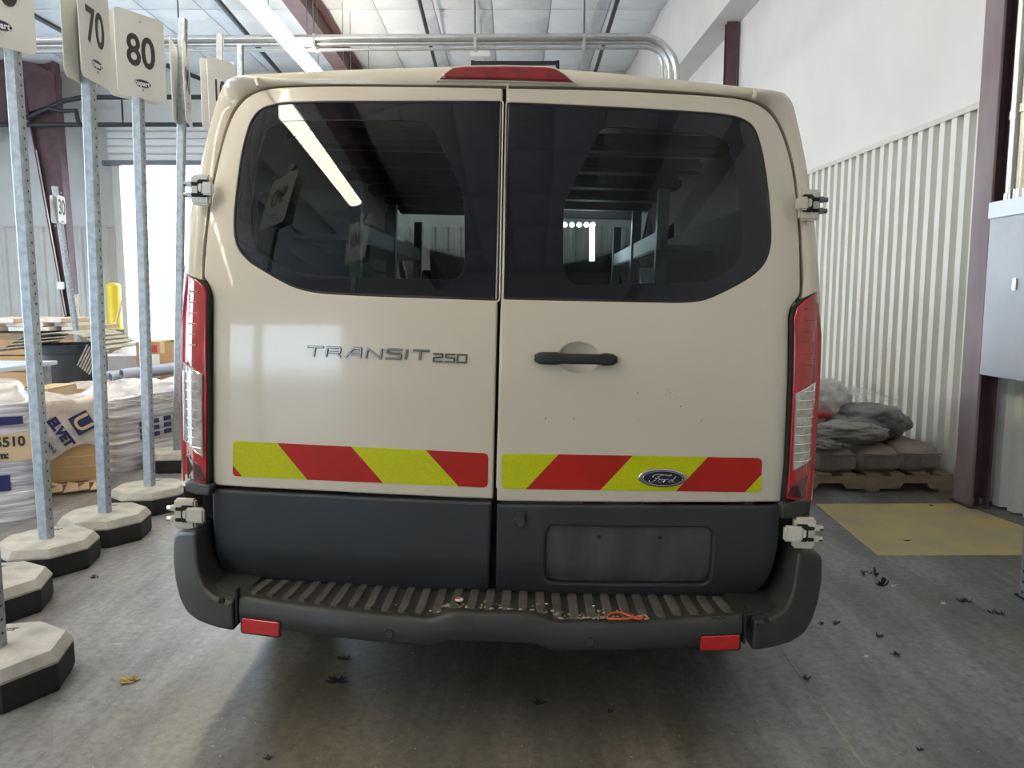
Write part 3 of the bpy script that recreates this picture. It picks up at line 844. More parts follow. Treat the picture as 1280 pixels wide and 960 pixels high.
# shadow-gap strip closing the space between the doors and the frame behind
q = MB()
gp = [onskin(x, y) for x, y in ((631.5, 104), (628, 250), (622.8, 430), (618.5, 610), (616, 742))]
q.loft([[(x - .02, D(x, z) + .045, z) for x, z in gp], [(x + .02, D(x, z) + .045, z) for x, z in gp]])
q.build('door_gap_seal', 'rubber', rdoor)
q = MB(); q.tube([(x + .0075, D(x, z) + .004, z) for x, z in gp[:4]], .0035, 6); q.build('door_edge_trim', 'paint_edge', rdoor, smooth=60)

# reflective tape, each colour patch a piece
def tape(parent, poly, m): panel('tape_segment', trace(poly), D, m, parent, r=.0006, depth=.0011, off=-.0011, grid=.05)
def tl(x): return 551 + (x - 291) * (566.5 - 551) / (610 - 291)
def bl(x): return 595.5 + (x - 291) * (609.5 - 595.5) / (610 - 291)
def cut(x, f): return (x, f(x))
tape(ldoor, [(294, tl(294)), cut(346, tl), cut(384, bl), cut(303, bl), (291, 581), (291, 554)], 'tape_yellow')
tape(ldoor, [(291, 581.5), (303, 595.8), (294, 595), (291, 592)], 'tape_red')
tape(ldoor, [cut(346.4, tl), cut(439, tl), cut(479, bl), cut(384.4, bl)], 'tape_red')
tape(ldoor, [cut(439.4, tl), cut(532, tl), cut(573, bl), cut(479.4, bl)], 'tape_yellow')
tape(ldoor, [cut(532.4, tl), cut(605, tl), (609, 568), (610.5, 572), (610, 604), (608.5, 608), (604, 609.5), cut(573.4, bl)], 'tape_red')
def tr(x): return 566.5 + (x - 627) * (572.5 - 566.5) / (952 - 627)
def br(x): return 611 + (x - 627) * (615.5 - 611) / (952 - 627)
tape(rdoor, [(631, 567), cut(698, tr), cut(657, br), (630, 611), (627.5, 608), (627, 571)], 'tape_yellow')
tape(rdoor, [cut(698.4, tr), cut(791, tr), cut(750, br), cut(657.4, br)], 'tape_red')
tape(rdoor, [cut(791.4, tr), cut(884.5, tr), cut(844.5, br), cut(750.4, br)], 'tape_yellow')
tape(rdoor, [cut(884.9, tr), cut(948, tr), (951.5, 574.5), (952.5, 578), (952, 593), (931, 615.3), cut(844.9, br)], 'tape_red')
tape(rdoor, [(952.3, 593.5), (952, 611), (948, 615.3), (931.5, 615.3)], 'tape_yellow')

# ---- chrome lettering, strokes on the door skin
GL = {
 'T': (1.05, [[(0, 1), (1.05, 1)], [(.50, 1), (.42, 0)]]),
 'R': (1.15, [[(.10, 1), (.0, 0)], [(.10, 1), (.95, 1), (1.0, .85), (.95, .48), (.2, .48)], [(.65, .48), (1.0, 0)]]),
 'A': (1.2, [[(0, 0), (.45, .85), (.6, 1), (1.05, 1), (1.0, 0)], [(.30, .36), (1.0, .36)]]),
 'N': (1.15, [[(.0, 0), (.10, 1)], [(.10, 1), (1.0, 0)], [(1.0, 0), (1.10, 1)]]),
 'S': (1.15, [[(1.1, 1), (.18, 1), (.10, .9), (.12, .58), (1.0, .50), (1.05, .38), (1.0, .0), (0, 0)]]),
 'I': (.35, [[(.0, 0), (.12, 1)]]),
 '2': (1.0, [[(.05, 1), (.95, 1), (.95, .6), (.05, .45), (0, 0), (.95, 0)]]),
 '5': (1.0, [[(1.0, 1), (.1, 1), (.08, .58), (.95, .5), (.92, 0), (0, 0)]]),
 '0': (1.0, [[(.08, 1), (.98, 1), (.92, 0), (.0, 0), (.08, 1)]]),
}
def letters(txt, p0, p1, hpx, w, parent, gap=.22):
    """write txt on the door from pixel p0 to p1 (baseline), letters hpx high"""
    tot = sum(GL[c][0] for c in txt) + gap * (len(txt) - 1); u = 0
    for c in txt:
        wd, strokes = GL[c]; q = MB()
        for st in strokes:
            pts = []
            for gx, gy in st:
                f = (u + gx) / tot; px = lerp(p0[0], p1[0], f); py = lerp(p0[1], p1[1], f) - gy * hpx
                pts.append(onskin(px, py))
            for a, b in zip(pts, pts[1:]):
                a = Vector(a); b = Vector(b); d = (b - a).normalized(); s = Vector((-d.y, d.x)) * w / 2
                a2 = a - d * w * .3; b2 = b + d * w * .3
                base = [a2 - s, b2 - s, b2 + s, a2 + s]; mid = [a2 - s * .45 + d * w * .1, b2 - s * .45 - d * w * .1, b2 + s * .45 - d * w * .1, a2 + s * .45 + d * w * .1]
                vs = [(k.x, D(k.x, k.y) + .001, k.y) for k in base] + [(k.x, D(k.x, k.y) - .003, k.y) for k in base] + [(k.x, D(k.x, k.y) - .0055, k.y) for k in mid]
                fs = [(8, 9, 10, 11)] + [(i, (i + 1) % 4, 4 + (i + 1) % 4, 4 + i) for i in range(4)] + [(4 + i, 4 + (i + 1) % 4, 8 + (i + 1) % 4, 8 + i) for i in range(4)]
                q.add(vs, fs)
        q.build('letter', 'chrome_dark', parent)
        u += wd + gap
letters('TRANSIT', (385, 444.5), (536, 449.5), 11.2, .0075, ldoor)
letters('250', (541.5, 451.5), (583.5, 453.2), 9.5, .0055, ldoor)

# ---- oval emblem with its script
ex, ez = onskin(828, 597)
def oval(rx, rz, n=40): return [(ex + rx * math.cos(2 * math.pi * i / n), ez + rz * math.sin(2 * math.pi * i / n)) for i in range(n)]
panel('emblem_rim', oval(.0815, .0325), D, 'chrome', rdoor, r=.006, depth=.008, off=-.008, grid=.02, step=.012)
panel('emblem_disc', oval(.0705, .0265), D, 'emblem_blue', rdoor, r=.002, depth=.004, off=-.0100, grid=.02, step=.012)
rg = [(x, D(x, z) - .0105, z) for x, z in oval(.066, .0235, 36)]
q = MB(); q.tube(rg, .0008, 5, closed=True); q.build('emblem_ring', 'chrome', rdoor, smooth=60)
SCRIPT = [  # x right, y up, in emblem units: 1 = half width of the word
 [(-.98, -.42), (-1.02, -.70), (-.80, -.82), (-.62, -.55), (-.45, .20), (-.30, .62), (.10, .78), (.60, .72)],
 [(-.80, .15), (-.86, .50), (-.60, .86), (-.20, .80), (.35, .62), (.62, .66)],
 [(-.62, .02), (-.25, .05)],
 [(-.12, -.10), (-.35, -.35), (-.30, -.72), (-.10, -.72), (.06, -.38), (-.12, -.10), (.16, -.20)],
 [(.20, -.12), (.12, -.78)], [(.18, -.40), (.32, -.12), (.46, -.18)],
 [(.78, -.22), (.55, -.30), (.48, -.66), (.62, -.78), (.78, -.55), (.98, .55)], [(.80, -.45), (.82, -.78), (1.0, -.62)],
]
for st in SCRIPT:
    pts = [Vector((ex + a * .042 + b * .004, ez + b * .0165 - .001)) for a, b in st]
    for _ in range(2):
        o2 = [pts[0]]
        for a, b in zip(pts, pts[1:]): o2 += [a.lerp(b, .25), a.lerp(b, .75)]
        pts = o2 + [pts[-1]]
    q = MB(); q.tube([(p.x, D(p.x, p.y) - .0108, p.y) for p in pts], .0019, 6); q.build('emblem_script', 'chrome', rdoor, smooth=60)

# ---- door handle
def cupsurf(x, z):
    r = min(1, math.hypot((x - hc[0] - .010) / .066, (z - hc[1] - .003) / .049)); return D(x, z) + .006 + .026 * (1 - r * r)
o = panel('handle_cup', offset(ccw(cup), -.0005), cupsurf, 'paint', rdoor, r=.001, depth=.0, grid=.010, step=.008)
q = MB(); rings = []
for k in range(19):
    f = k / 18; x = hx0 + hl * f
    hh = .0195 if f < .30 else (.0165 if f < .78 else .0195)
    if f < .04: hh *= .55
    if f > .96: hh *= .6
    zc_ = lerp(hz0, hz1, f); yb = D(x, zc_)
    out = .030 if .05 < f < .95 else .018
    rings.append([(x, yb - out + abs(math.cos(t)) ** 2 * .010 * (0 if math.sin(t) > 0 else 1) + (out + .0 if math.sin(t) > .2 and not (.32 < f < .76) else 0), zc_ + hh * math.cos(t)) for t in [math.pi * 2 * i / 16 for i in range(16)]])
rings2 = []
for k, r in enumerate(rings):
    f = k / 18; x = hx0 + hl * f; zc_ = lerp(hz0, hz1, f); yb = D(x, zc_)
    hh = .0195 if f < .30 else (.0165 if f < .78 else .0195)
    if k in (0, 18): hh *= .5
    if k in (1, 17): hh *= .9
    y0_ = yb - .032 if 0 < k < 18 else yb - .022
    y1_ = yb - .010 if .30 < f < .78 else yb + .002
    sec = rounded([(y0_, zc_ - hh), (y1_, zc_ - hh), (y1_, zc_ + hh), (y0_, zc_ + hh)], .009, 3)
    rings2.append([(x, a, b) for a, b in sec])
q.loft(rings2, closed=True); n_ = len(rings2[0]); q.f.append(list(range(n_))); q.mi.append(0); q.f.append(list(range(18 * n_, 19 * n_))); q.mi.append(0)
q.build('door_handle', 'rubber', rdoor, smooth=45)
# lock barrel on the cladding
lx, lz = onskin(650, 651, C)
q = MB(); q.lathe([(.0001, -.012), (.016, -.012), (.019, -.008), (.020, .003)], 18, (lx, C(lx, lz), lz), 'y'); q.build('lock_barrel', 'cladding', rdoor, smooth=40)
q = MB(); q.prism([(lx - .017, lz - .008), (lx + .017, lz - .008), (lx + .014, lz + .036), (lx - .014, lz + .036)], 'y', C(lx, lz) - .014, C(lx, lz) + .004); q.build('lock_shroud', 'cladding', rdoor, bevel=.004)
q = MB(); q.lathe([(.0001, -.0135), (.007, -.0135), (.008, -.011)], 12, (lx, C(lx, lz), lz - .008), 'y'); q.build('key_slot', 'chrome_dark', rdoor)
# scuff on the right door: chipped filler and rust specks
cxs, czs = onskin(841, 496)
blob = [(cxs + .012 * math.cos(t) * (1 + .25 * math.sin(3 * t)), czs + .010 * math.sin(t) * (1 + .2 * math.cos(2 * t))) for t in [k * math.pi / 8 for k in range(16)]]
panel('paint_chip', blob, D, 'paint_edge', rdoor, r=.002, depth=.003, off=-.003, grid=.008, step=.006)
for a, b, s in ((835, 488, 4.2), (832, 494, 2.4), (838, 491, 3.0), (846, 490, 1.8), (851, 508, 1.5), (682, 523, 1.8), (717, 524, 1.4), (797, 491, 1.3), (676, 528, .9), (876, 526, 1.2), (800, 525, .8)):
    x, z = onskin(a, b); r_ = s * .0012
    panel('rust_speck' if b < 500 and a > 820 else 'paint_scratch', [(x + r_ * 1.3 * math.cos(t), z + r_ * math.sin(t)) for t in [k * math.pi / 4 for k in range(8)]], D, 'foam_tan' if b < 495 and a > 820 else 'digits', rdoor, r=.0002, depth=.0006, off=-.0006, grid=.01, step=.01)

# ---- body shell: rear frame lofted from the door opening round the corner and on to the nose
IO = [((263, 608), (229, 604)), ((263, 480), (228.5, 500)), ((263, 372), (230, 400)), ((252.5, 348), (232, 350)), ((259.5, 262), (240, 275)), ((267, 217), (249, 228)), ((274.5, 185), (258, 187)), ((282.5, 157), (265, 158)), ((292, 136), (272.5, 130)), ((306, 119), (280, 110)), ((326, 110), (287, 100)), ((346, 107), (303, 96)), ((400, 105), (390, 91)), ((500, 105.5), (495, 87)), ((631, 107), (632, 84.5)), ((760, 109), (762, 93)), ((870, 115), (872, 104.5)), ((920, 120), (945, 112.5)), ((936, 123), (965, 115)), ((955, 130), (980, 119)), ((970, 145), (989, 131)), ((980.5, 166), (996, 160)), ((991, 200), (1004, 200)), ((997.5, 240), (1010, 240)), ((1002, 300), (1017, 290)), ((1003, 371), (1022, 350)), ((989, 385), (1024, 395)), ((987.5, 480), (1023, 480)), ((979, 628), (1014, 622))]
inn = [Vector((p[0], 0, p[1])) for p in trace([a for a, b in IO])]
for p in inn: p.y = D(p.x, p.z)
out_ = []
for (a, b) in IO:
    k = onskin(a[0], a[1]); out_.append(atdepth(b[0], b[1], D(*k) + .085))
def resample(pts, sub=3):
    o = []
    n = len(pts)
    for i in range(n - 1):
        p0, p1, p2, p3 = pts[max(i - 1, 0)], pts[i], pts[i + 1], pts[min(i + 2, n - 1)]
        for k in range(sub):
            t = k / sub
            L = (p2 - p1).length; m1 = (p2 - p0) * (L / max(1e-6, (p2 - p1).length + (p1 - p0).length)); m2 = (p3 - p1) * (L / max(1e-6, (p3 - p2).length + L))
            o.append(p1 * (2 * t ** 3 - 3 * t * t + 1) + m1 * (t ** 3 - 2 * t * t + t) + p2 * (3 * t * t - 2 * t ** 3) + m2 * (t ** 3 - t * t))
    return o + [pts[-1]]
inn = resample(inn, 4); out_ = resample(out_, 4)
low_l = [Vector((inn[0].x, 0, .60))]; rings = []
rings.append([p + Vector((0, .10, 0)) for p in inn])                       # door rebate
rings.append([p + Vector((0, .012, 0)) for p in inn])
rings.append([p + Vector((0, .002, 0)).copy() + (o - p) * .02 for p, o in zip(inn, out_)])
for s in (.12, .25, .4, .55, .7, .82, .92, 1.0):
    a = s * math.pi / 2
    rings.append([Vector((lerp(p.x, o.x, math.sin(a)), lerp(p.y, o.y, 1 - math.cos(a)), lerp(p.z, o.z, math.sin(a)))) for p, o in zip(inn, out_)])
def body_ring(y, wide, top, zmax):
    r = []
    for o in out_:
        z = o.z + (top if o.z > 1.9 else top * max(0, (o.z - 1.2) / .7))
        z = min(z, zmax); x = o.x * wide
        r.append(Vector((x, y, z)))
    return r
rings.append(body_ring(.75, 1.008, .012, 9)); rings.append(body_ring(1.6, 1.01, .02, 9)); rings.append(body_ring(3.0, 1.0, .02, 9)); rings.append(body_ring(3.75, .98, -.02, 9))
nfront = len(rings) - 1
rings.append(body_ring(4.55, .95, 0, 1.32)); rings.append(body_ring(5.25, .88, 0, 1.08)); rings.append(body_ring(5.42, .80, 0, .85))
n = len(rings[0])
q = MB(); wq = MB(); sq = MB()
vs = [p for r in rings for p in r]
qf = []; wf = []; sf = []
for k in range(len(rings) - 1):
    for i in range(n - 1):
        f = (k * n + i, k * n + i + 1, (k + 1) * n + i + 1, (k + 1) * n + i)
        c = sum((vs[j] for j in f), Vector()) / 4
        if k == nfront and c.z > 1.5 and abs(c.x) < .80: wf.append(f)
        elif k in (nfront - 1, nfront) and 1.3 < c.z < 1.9 and abs(c.x) > .6: sf.append(f)
        else: qf.append(f)
q.add(vs, qf)
body = q.build('body_shell', 'paint', van, smooth=55)
q = MB(); q.add(vs, wf); q.build('windshield', 'glass_clear', van, smooth=60)
q = MB(); q.add(vs, sf); q.build('cab_window', 'glass_clear', van, smooth=60)
# nose and lower body
q = MB(); nr = rings[-1]; q.add(nr, [tuple(range(len(nr)))]); q.build('grille_panel', 'cladding', van)
lo = MB()
for sgn, i in ((-1, 0), (1, n - 1)):
    top = [rings[k][i] for k in range(10, len(rings))]
    lo.loft([top, [Vector((p.x * .985, p.y, .34)) for p in top]])
lo.build('side_sill', 'paint', van, smooth=40)
q = MB(); q.box((0, 2.8, .42), (1.78, 5.0, .06)); q.build('cargo_floor', 'van_inner', van)
# painted seams near the roof ends
for a, b in (((322, 97.5), (324, 109)), ((943, 112.5), (941, 124))):
    p0 = atdepth(*a, .43); p1 = atdepth(*b, .365)
    q = MB(); q.tube([p0, (p0 + p1) / 2 + Vector((0, -.022, 0)), p1 + Vector((0, -.008, 0))], .006, 6); q.build('roof_seam', 'paint_edge', body, smooth=60)

# ---- high brake light
def RB(x, z): return D(x, 2.06) - .012 + .30 * (z - 2.06)
bl_o = trace([(549.5, 99.5), (556, 91.5), (566, 85), (580, 83.4), (632, 83), (680, 84), (694, 86), (705, 92.5), (717.5, 103.5), (632, 100.5)], RB)
panel('brake_light_base', offset(ccw(bl_o), -.006), RB, 'paint_edge', van, r=.008, depth=.06, off=-.002, grid=.03)
panel('brake_light', bl_o, RB, 'lens_brake', van, r=.010, depth=.05, off=-.012, grid=.03)

# ---- tail lamps
def lampsurf(x, z):
    s = max(0, min(.97, (abs(x) - .92) / .135)); return D(.925, z) - .016 + .085 * (1 - math.sqrt(1 - s * s))
def lamp(outl, clear, dark, parent_label):
    tl_ = trace(outl, lampsurf)
    e = panel('tail_lamp', tl_, lampsurf, 'gap_black', van, r=.004, depth=.09, grid=.03); e['label'] = parent_label
    xin = min(abs(x) for x, z in tl_)
    red = [((x + math.copysign(.0085, x)) if abs(x) < xin + .045 else x * .999, z) for x, z in tl_]
    panel('red_lens', offset(ccw(red), .0015), lampsurf, 'lens_red', e, r=.006, depth=.010, off=-.006, grid=.025)
    cl = trace(clear, lampsurf)
    panel('clear_lens', cl, lampsurf, 'lens_clear', e, r=.003, depth=.004, off=-.010, grid=.02)
    path = [(x, lampsurf(x, z) - .010, z) for x, z in densify(offset(ccw(cl), .002), .03)]
    q = MB(); q.tube(path, .0025, 5, closed=True); q.build('lens_rim', 'lens_chrome', e, smooth=60)
    panel('dark_lens', trace(dark, lampsurf), lampsurf, 'lens_dark', e, r=.003, depth=.003, off=-.0085, grid=.03)
    zs = [p[1] for p in cl]; xs = [p[0] for p in cl]
    for k in range(9):                                # moulded prisms of the lens
        z = lerp(min(zs) + .03, max(zs) - .03, k / 8)
        q = MB(); x0, x1 = min(xs) + .010, max(xs) - .010
        pts = [(lerp(x0, x1, t), z) for t in (0, .33, .66, 1)]
        pts = [p for p in pts if inside(p, cl)]
        if len(pts) < 2: continue
        q.tube([(x, lampsurf(x, z_) - .010, z_) for x, z_ in pts], .0030, 5); q.build('lens_prism', 'lens_chrome', e, smooth=60)
    zr = [p[1] for p in trace(outl, lampsurf)]
    for k in range(6):
        z = lerp(max(zs) + .06, max(zr) - .06, k / 5); xm = (min(xs) + max(xs)) / 2
        q = MB(); q.tube([(x, lampsurf(x, z) - .0065, z) for x in (xm - .022, xm, xm + .022)], .0025, 5); q.build('red_prism', 'lens_red', e, smooth=60)
    return e
lamp([(232, 342), (251.5, 351), (259, 358), (262.5, 370), (262.8, 480), (262.5, 605), (228, 602), (225, 550), (224.5, 450), (226, 400)],
     [(230, 452), (254.5, 468), (255.5, 571), (231, 549)], [(232.5, 566), (254, 583), (258, 601), (233.5, 597)], 'left tail lamp')
lamp([(1022, 363), (1003.5, 374), (992.5, 384), (988.5, 397), (987.3, 480), (983, 580), (979, 624), (1014, 628), (1020, 560), (1026, 470), (1027.5, 420)],
     [(1017.5, 477), (993, 491.5), (989.5, 588), (1013, 572)], [(1012, 592), (986, 608), (984, 620), (1008, 622)], 'right tail lamp')
# black pocket behind the lamps and lower corner
for s in (-1, 1):
    q = MB(); q.box((s * .965, .36, .68), (.11, .10, .16)); q.build('corner_bracket', 'gap_black', van, bevel=.01)

# ---- hinges
def hinge(kind, c, side, parent=van):
    """c: pixel centre of the knuckle bracket"""
    lower = kind == 'lower'
    y = .235 if lower else .33
    p = atdepth(*c, y); s = side
    h = .052 if lower else .050
    e = MB()
    w = .040 if lower else .036
    # C shaped bracket: two arms and a back, with the tongue between
    e.box((p.x, p.y + .012, p.z), (w * 2 * .9, .030, h * 2)); 
    b = e.build('hinge', 'hinge_paint', parent, bevel=.007)
    q = MB(); q.box((p.x - s * .012, p.y - .0075, p.z + .004), (w * 1.0, .012, h * 1.12)); q.build('hinge_slot', 'gap_black', b, bevel=.004)
    q = MB(); q.box((p.x - s * (.030 if not lower else .042), p.y - .010, p.z + .002), (w * (1.1 if not lower else 1.55), .022, h * (.86 if not lower else 1.0))); q.build('hinge_tongue', 'hinge_paint', b, bevel=.006)
    q = MB(); q.box((p.x - s * .008, p.y - .012, p.z + .004), (.014, .018, .026)); q.build('hinge_pin_block', 'hinge_paint', b, bevel=.003)
    for dz in (-.5, .5):
        z = p.z + dz * h * .72
        q = MB(); q.box((p.x + s * (w * .9 + .004), p.y + .008, z), (.026, .020, .020)); q.build('hinge_knuckle', 'hinge_paint' if lower else 'chrome_dark', b, bevel=.005)
        q = MB(); q.cyl((p.x + s * (w * .9 + .012), p.y + .006, z), (p.x + s * (w * .9 + .024), p.y + .006, z), .0085, 10); q.build('hinge_bolt', 'chrome' if lower else 'chrome_dark', b, smooth=40)
        q = MB(); q.box((p.x + s * w * .45, p.y - .003, z), (.024, .010, .012)); q.build('hinge_lug', 'gap_black', b, bevel=.003)
    return b
hinge('upper', (250, 237), -1); hinge('upper', (1013, 256), 1)
hinge('lower', (230.5, 643), -1); hinge('lower', (1006, 667), 1)
for pts, dep in (([(220, 609), (229, 604), (264, 607), (262.5, 619), (240, 622), (222, 619)], .22), ([(977, 630), (1013, 628), (1021, 634), (1020, 648), (1000, 651), (976, 648)], .22)):
    pl = [atdepth(*c, dep) for c in pts]; po = [(p.x, p.z) for p in pl]
    panel('hinge_cap', po, lambda x, z: .20 + .6 * max(0, abs(x) - .93) - .10 * max(0, .70 - z), 'bumper', van, r=.008, depth=.12, grid=.04)

# ---- rear bumper with its ribbed step
def bump_y(x): return .004 + .075 * (abs(x) / .82) ** 2.2
def notch(x): 
    t = max(0, min(1, (.205 - abs(x - .015)) / .09)); return t * t * (3 - 2 * t)
def bz1(x): return .428 - .026 * (1 - (x / .82) ** 2) + .028 * notch(x)
def bz0(x): return .337 - .026 * (1 - (x / .82) ** 2) + .024 * notch(x)
mb = MB(); rings = []
for k in range(65):
    x = -.80 + 1.60 * k / 64; y = bump_y(x); a, b = bz0(x), bz1(x)
    rings.append([(x, y_, z_) for y_, z_ in ((y + .10, a + .03), (y + .03, a), (y + .008, a + .004), (y, a + .014), (y - .002, (a + b) / 2), (y + .002, b - .014), (y + .007, b - .004), (y + .018, b), (y + .035, b), (.29, .405), (.30, .36), (.30, .33))])
mb.loft(rings)
for r0 in (0, 64): mb.f.append([r0 * 12 + i for i in range(12)]); mb.mi.append(0)
bumper = mb.build('rear_bumper', 'bumper', van, smooth=50)
# horns at both corners
hl_px = [(216, 672), (219, 666.5), (227, 664), (240, 664), (244, 667.5), (245.5, 700), (249, 722), (256, 737), (266, 746), (280, 751), (291, 752), (292, 790), (270, 786), (246, 777), (232, 766), (223, 748), (217.5, 724), (215, 698)]
def hornsurf(x, z):
    u = max(0, abs(x) - .78); return bump_y(.78) + .25 * u + 1.0 * u * u + .10 * max(0, z - .42)
horn = trace(hl_px, hornsurf)
for s in (-1, 1):
    pl = [(abs(x) * s * 1.0 + (.018 if s > 0 else 0), z) for x, z in horn]
    o = panel('bumper_corner', rounded(pl, .012, 3), hornsurf, 'bumper', bumper, r=.016, depth=.34, grid=.04, smooth=45)
    # joint between corner and lip, and the sloped shoulder of the step
    q = MB(); q.box((s * .808, .085, .395), (.006, .03, .115)); q.build('corner_joint', 'gap_black', bumper)
    x, z = (-.868, .40) if s < 0 else (.886, .40)
    q = MB(); q.lathe([(.0001, -.004), (.009, -.004), (.0115, .004)], 12, (x, hornsurf(x, z), z), 'y'); q.build('parking_sensor', 'gap_black', bumper)
    q = MB(); q.prism([(s * .79, .10), (s * .97, .20), (s * .97, .34), (s * .79, .31)], 'z', .38, .418); q.build('step_end', 'bumper', bumper, bevel=.008)
# step ribs
k = 0
for k in range(29):
    x = -.765 + k * .0546
    y0_ = bump_y(x) + .040; zf = bz1(x)
    def zt_(y): return lerp(zf, .405, (y - bump_y(x) - .035) / (.29 - bump_y(x) - .035))
    xs_ = -.03 * x
    q = MB(); w = .0165
    pts = [(y0_, .6), (y0_ + .012, .9), (y0_ + .03, 1), (.265, 1)]
    q.loft([[(x + xs_ * 0 + sx * w * f + 0, y, zt_(y) + dz) for sx, dz in ((-1, -.001), (-.72, .0075), (.72, .0075), (1, -.001))] for y, f in pts])
    q.add([(x - w * .6, y0_, zf - .001), (x - .43 * w, y0_, zf + .0075), (x + .43 * w, y0_, zf + .0075), (x + w * .6, y0_, zf - .001)], [(0, 1, 2, 3)])
    q.build('step_rib', 'bumper_step', bumper, smooth=30)
# red reflectors, sensors
for px, py in ((326, 783.5), (900, 803)):
    p = atdepth(px, py, .06); x, z = p.x, p.z; hw, hh = .064, .0235
    sh = .0
    surf = lambda x, z: bump_y(x) - .002
    panel('reflector_frame', rounded([(x - hw - .005, z - hh - .005), (x + hw + .005, z - hh - .005), (x + hw + .005, z + hh + .005), (x - hw - .005, z + hh + .005)], .01), surf, 'gap_black', bumper, r=.002, depth=.006, off=-.003, grid=.03)
    panel('reflector', rounded([(x - hw, z - hh), (x + hw, z - hh), (x + hw, z + hh), (x - hw, z + hh)], .008), surf, 'reflector', bumper, r=.003, depth=.006, off=-.006, grid=.03)
for px, py in ((487, 791), (737, 801)):
    p = atdepth(px, py, .02); x, z = p.x, p.z
    q = MB(); q.lathe([(.0001, -.005), (.012, -.005), (.0135, -.002), (.0135, .004)], 16, (x, bump_y(x), z), 'y'); q.build('parking_sensor', 'bumper', bumper, smooth=40)
    q = MB(); q.lathe([(.0135, -.0035), (.016, -.0035), (.016, .004)], 16, (x, bump_y(x), z), 'y'); q.build('sensor_ring', 'gap_black', bumper)
# dust ground into the step: small crumbs lying between the ribs
rnd = random.Random(5); q = MB()
for k in range(150):
    x = rnd.gauss(.05, .16) if k < 90 else rnd.gauss(.36, .05)
    y = bump_y(x) + .03 + abs(rnd.gauss(0, .035)); s = rnd.uniform(.002, .006)
    z = lerp(bz1(x), .405, min(1, (y - .03) / .26)) + .006
    q.box((x, y, z), (s * rnd.uniform(1, 3), s * rnd.uniform(.8, 2), s * .5), Matrix.Rotation(rnd.uniform(0, 3), 3, 'Z'))
q.build('step_dirt', 'dust', bumper, kind='stuff')

# ---- underside
q = MB(); q.box((0, .42, .47), (1.75, .22, .14)); q.build('rear_valance', 'gap_black', van, bevel=.01)
for s in (-1, 1):
    q = MB(); q.box((s * .42, 2.6, .44), (.09, 4.6, .12)); q.build('chassis_rail', 'gap_black', van)
q = MB(); q.cyl((-.8, 1.0, .36), (.8, 1.0, .36), .06, 12); q.lathe([(.06, -.16), (.15, -.08), (.15, .08), (.06, .16)], 16, (.05, 1.0, .36), 'x'); q.build('rear_axle', 'steel_dark', van, smooth=50)
q = MB(); q.tube([(-.45, .55, .34), (-.45, 1.4, .38), (-.40, 2.4, .36)], .035, 10); q.cyl((-.42, 1.5, .36), (-.40, 2.2, .36), .11, 14); q.build('exhaust', 'chrome_dark', van, smooth=50)
RI = (Matrix.Rotation(YAW, 4, 'Z') @ Matrix.Rotation(ROLL, 4, 'Y')).inverted()
for s in (-1, 1):
    for y in (1.0, 4.55):
        wp_ = VM @ Vector((s * .87, y, 0)); wp_.z = .342
        lc = VI @ wp_
        q = MB(); q.lathe([(.20, -.10), (.31, -.115), (.34, -.08), (.342, 0), (.34, .08), (.31, .115), (.20, .10)], 32, lc, 'x'); w = q.build('tire', 'tire', van, smooth=40)
        q = MB(); q.lathe([(.20, -.09), (.20, .09), (.17, .08), (.06, .04), (.05, .07), (.0001, .07)], 24, lc, 'x'); q.build('wheel_rim', 'steel', w, smooth=40)

# ---- inside of the van, seen through the glass
for s in (-1, 1):
    q = MB(); q.add([(s * .90, .45, .45), (s * .90, 3.2, .45), (s * .86, 3.2, 1.75), (s * .86, .45, 1.75)], [(0, 1, 2, 3)])
    q.build('cargo_lining', 'van_inner', van)
for k in range(6):
    y = .62 + k * .46
    q = MB(); q.box((0, y, 1.965), (1.60, .11, .06)); q.build('roof_bow', 'van_inner', van, bevel=.015)
    q = MB(); q.box((0, y + .23, 2.01), (1.56, .33, .015)); q.build('roof_liner', 'van_roof_inner', van)
for s in (-1, 1):
    for y in (.9, 1.7, 2.6):
        q = MB(); q.box((s * .62, y, 1.15), (.045, .045, 1.40)); q.build('shelf_upright', 'shelf_steel', van)
    for z in (.8, 1.22, 1.62):
        q = MB(); q.box((s * .74, 1.75, z), (.26, 1.80, .02)); q.box((s * .61, 1.75, z + .03), (.012, 1.80, .07)); q.build('shelf_board', 'shelf_steel', van)
# half partition with grab frame, seats, mirror, dashboard
q = MB(); q.box((0, 3.05, .85), (1.7, .03, .80)); q.build('partition', 'van_inner', van)
for x in (-.45, .45):
    q = MB(); q.box((x, 3.55, .95), (.50, .14, .70)); q.box((x, 3.55, 1.40), (.26, .10, .20)); q.build('cab_seat', 'seat_black', van, bevel=.05)
q = MB(); q.box((0, 4.25, 1.12), (1.60, .40, .22)); q.build('dashboard', 'seat_black', van, bevel=.04)
q = MB(); q.box((0, 3.95, 1.78), (.24, .03, .07)); q.cyl((0, 3.95, 1.80), (0, 3.9, 1.92), .01, 6); q.build('mirror', 'seat_black', van, bevel=.01)
# added lights inside, standing in for door lights seen beyond the windshield
lp = [atdepth(a, b, 2.6) for a, b in ((706, 281), (715, 281), (724, 281), (733, 281), (741, 281))]
for p in lp:
    q = MB(); q.lathe([(.0001, -.016), (.011, -.012), (.016, 0), (.011, .012), (.0001, .016)], 10, p, 'y'); q.build('cargo_lamp', 'led', van, smooth=60)
p0, p1 = atdepth(740, 284, 2.6), atdepth(740, 326, 2.6)
q = MB(); q.tube([p0, p1], .016, 8); q.build('cargo_lamp_bar', 'led', van)

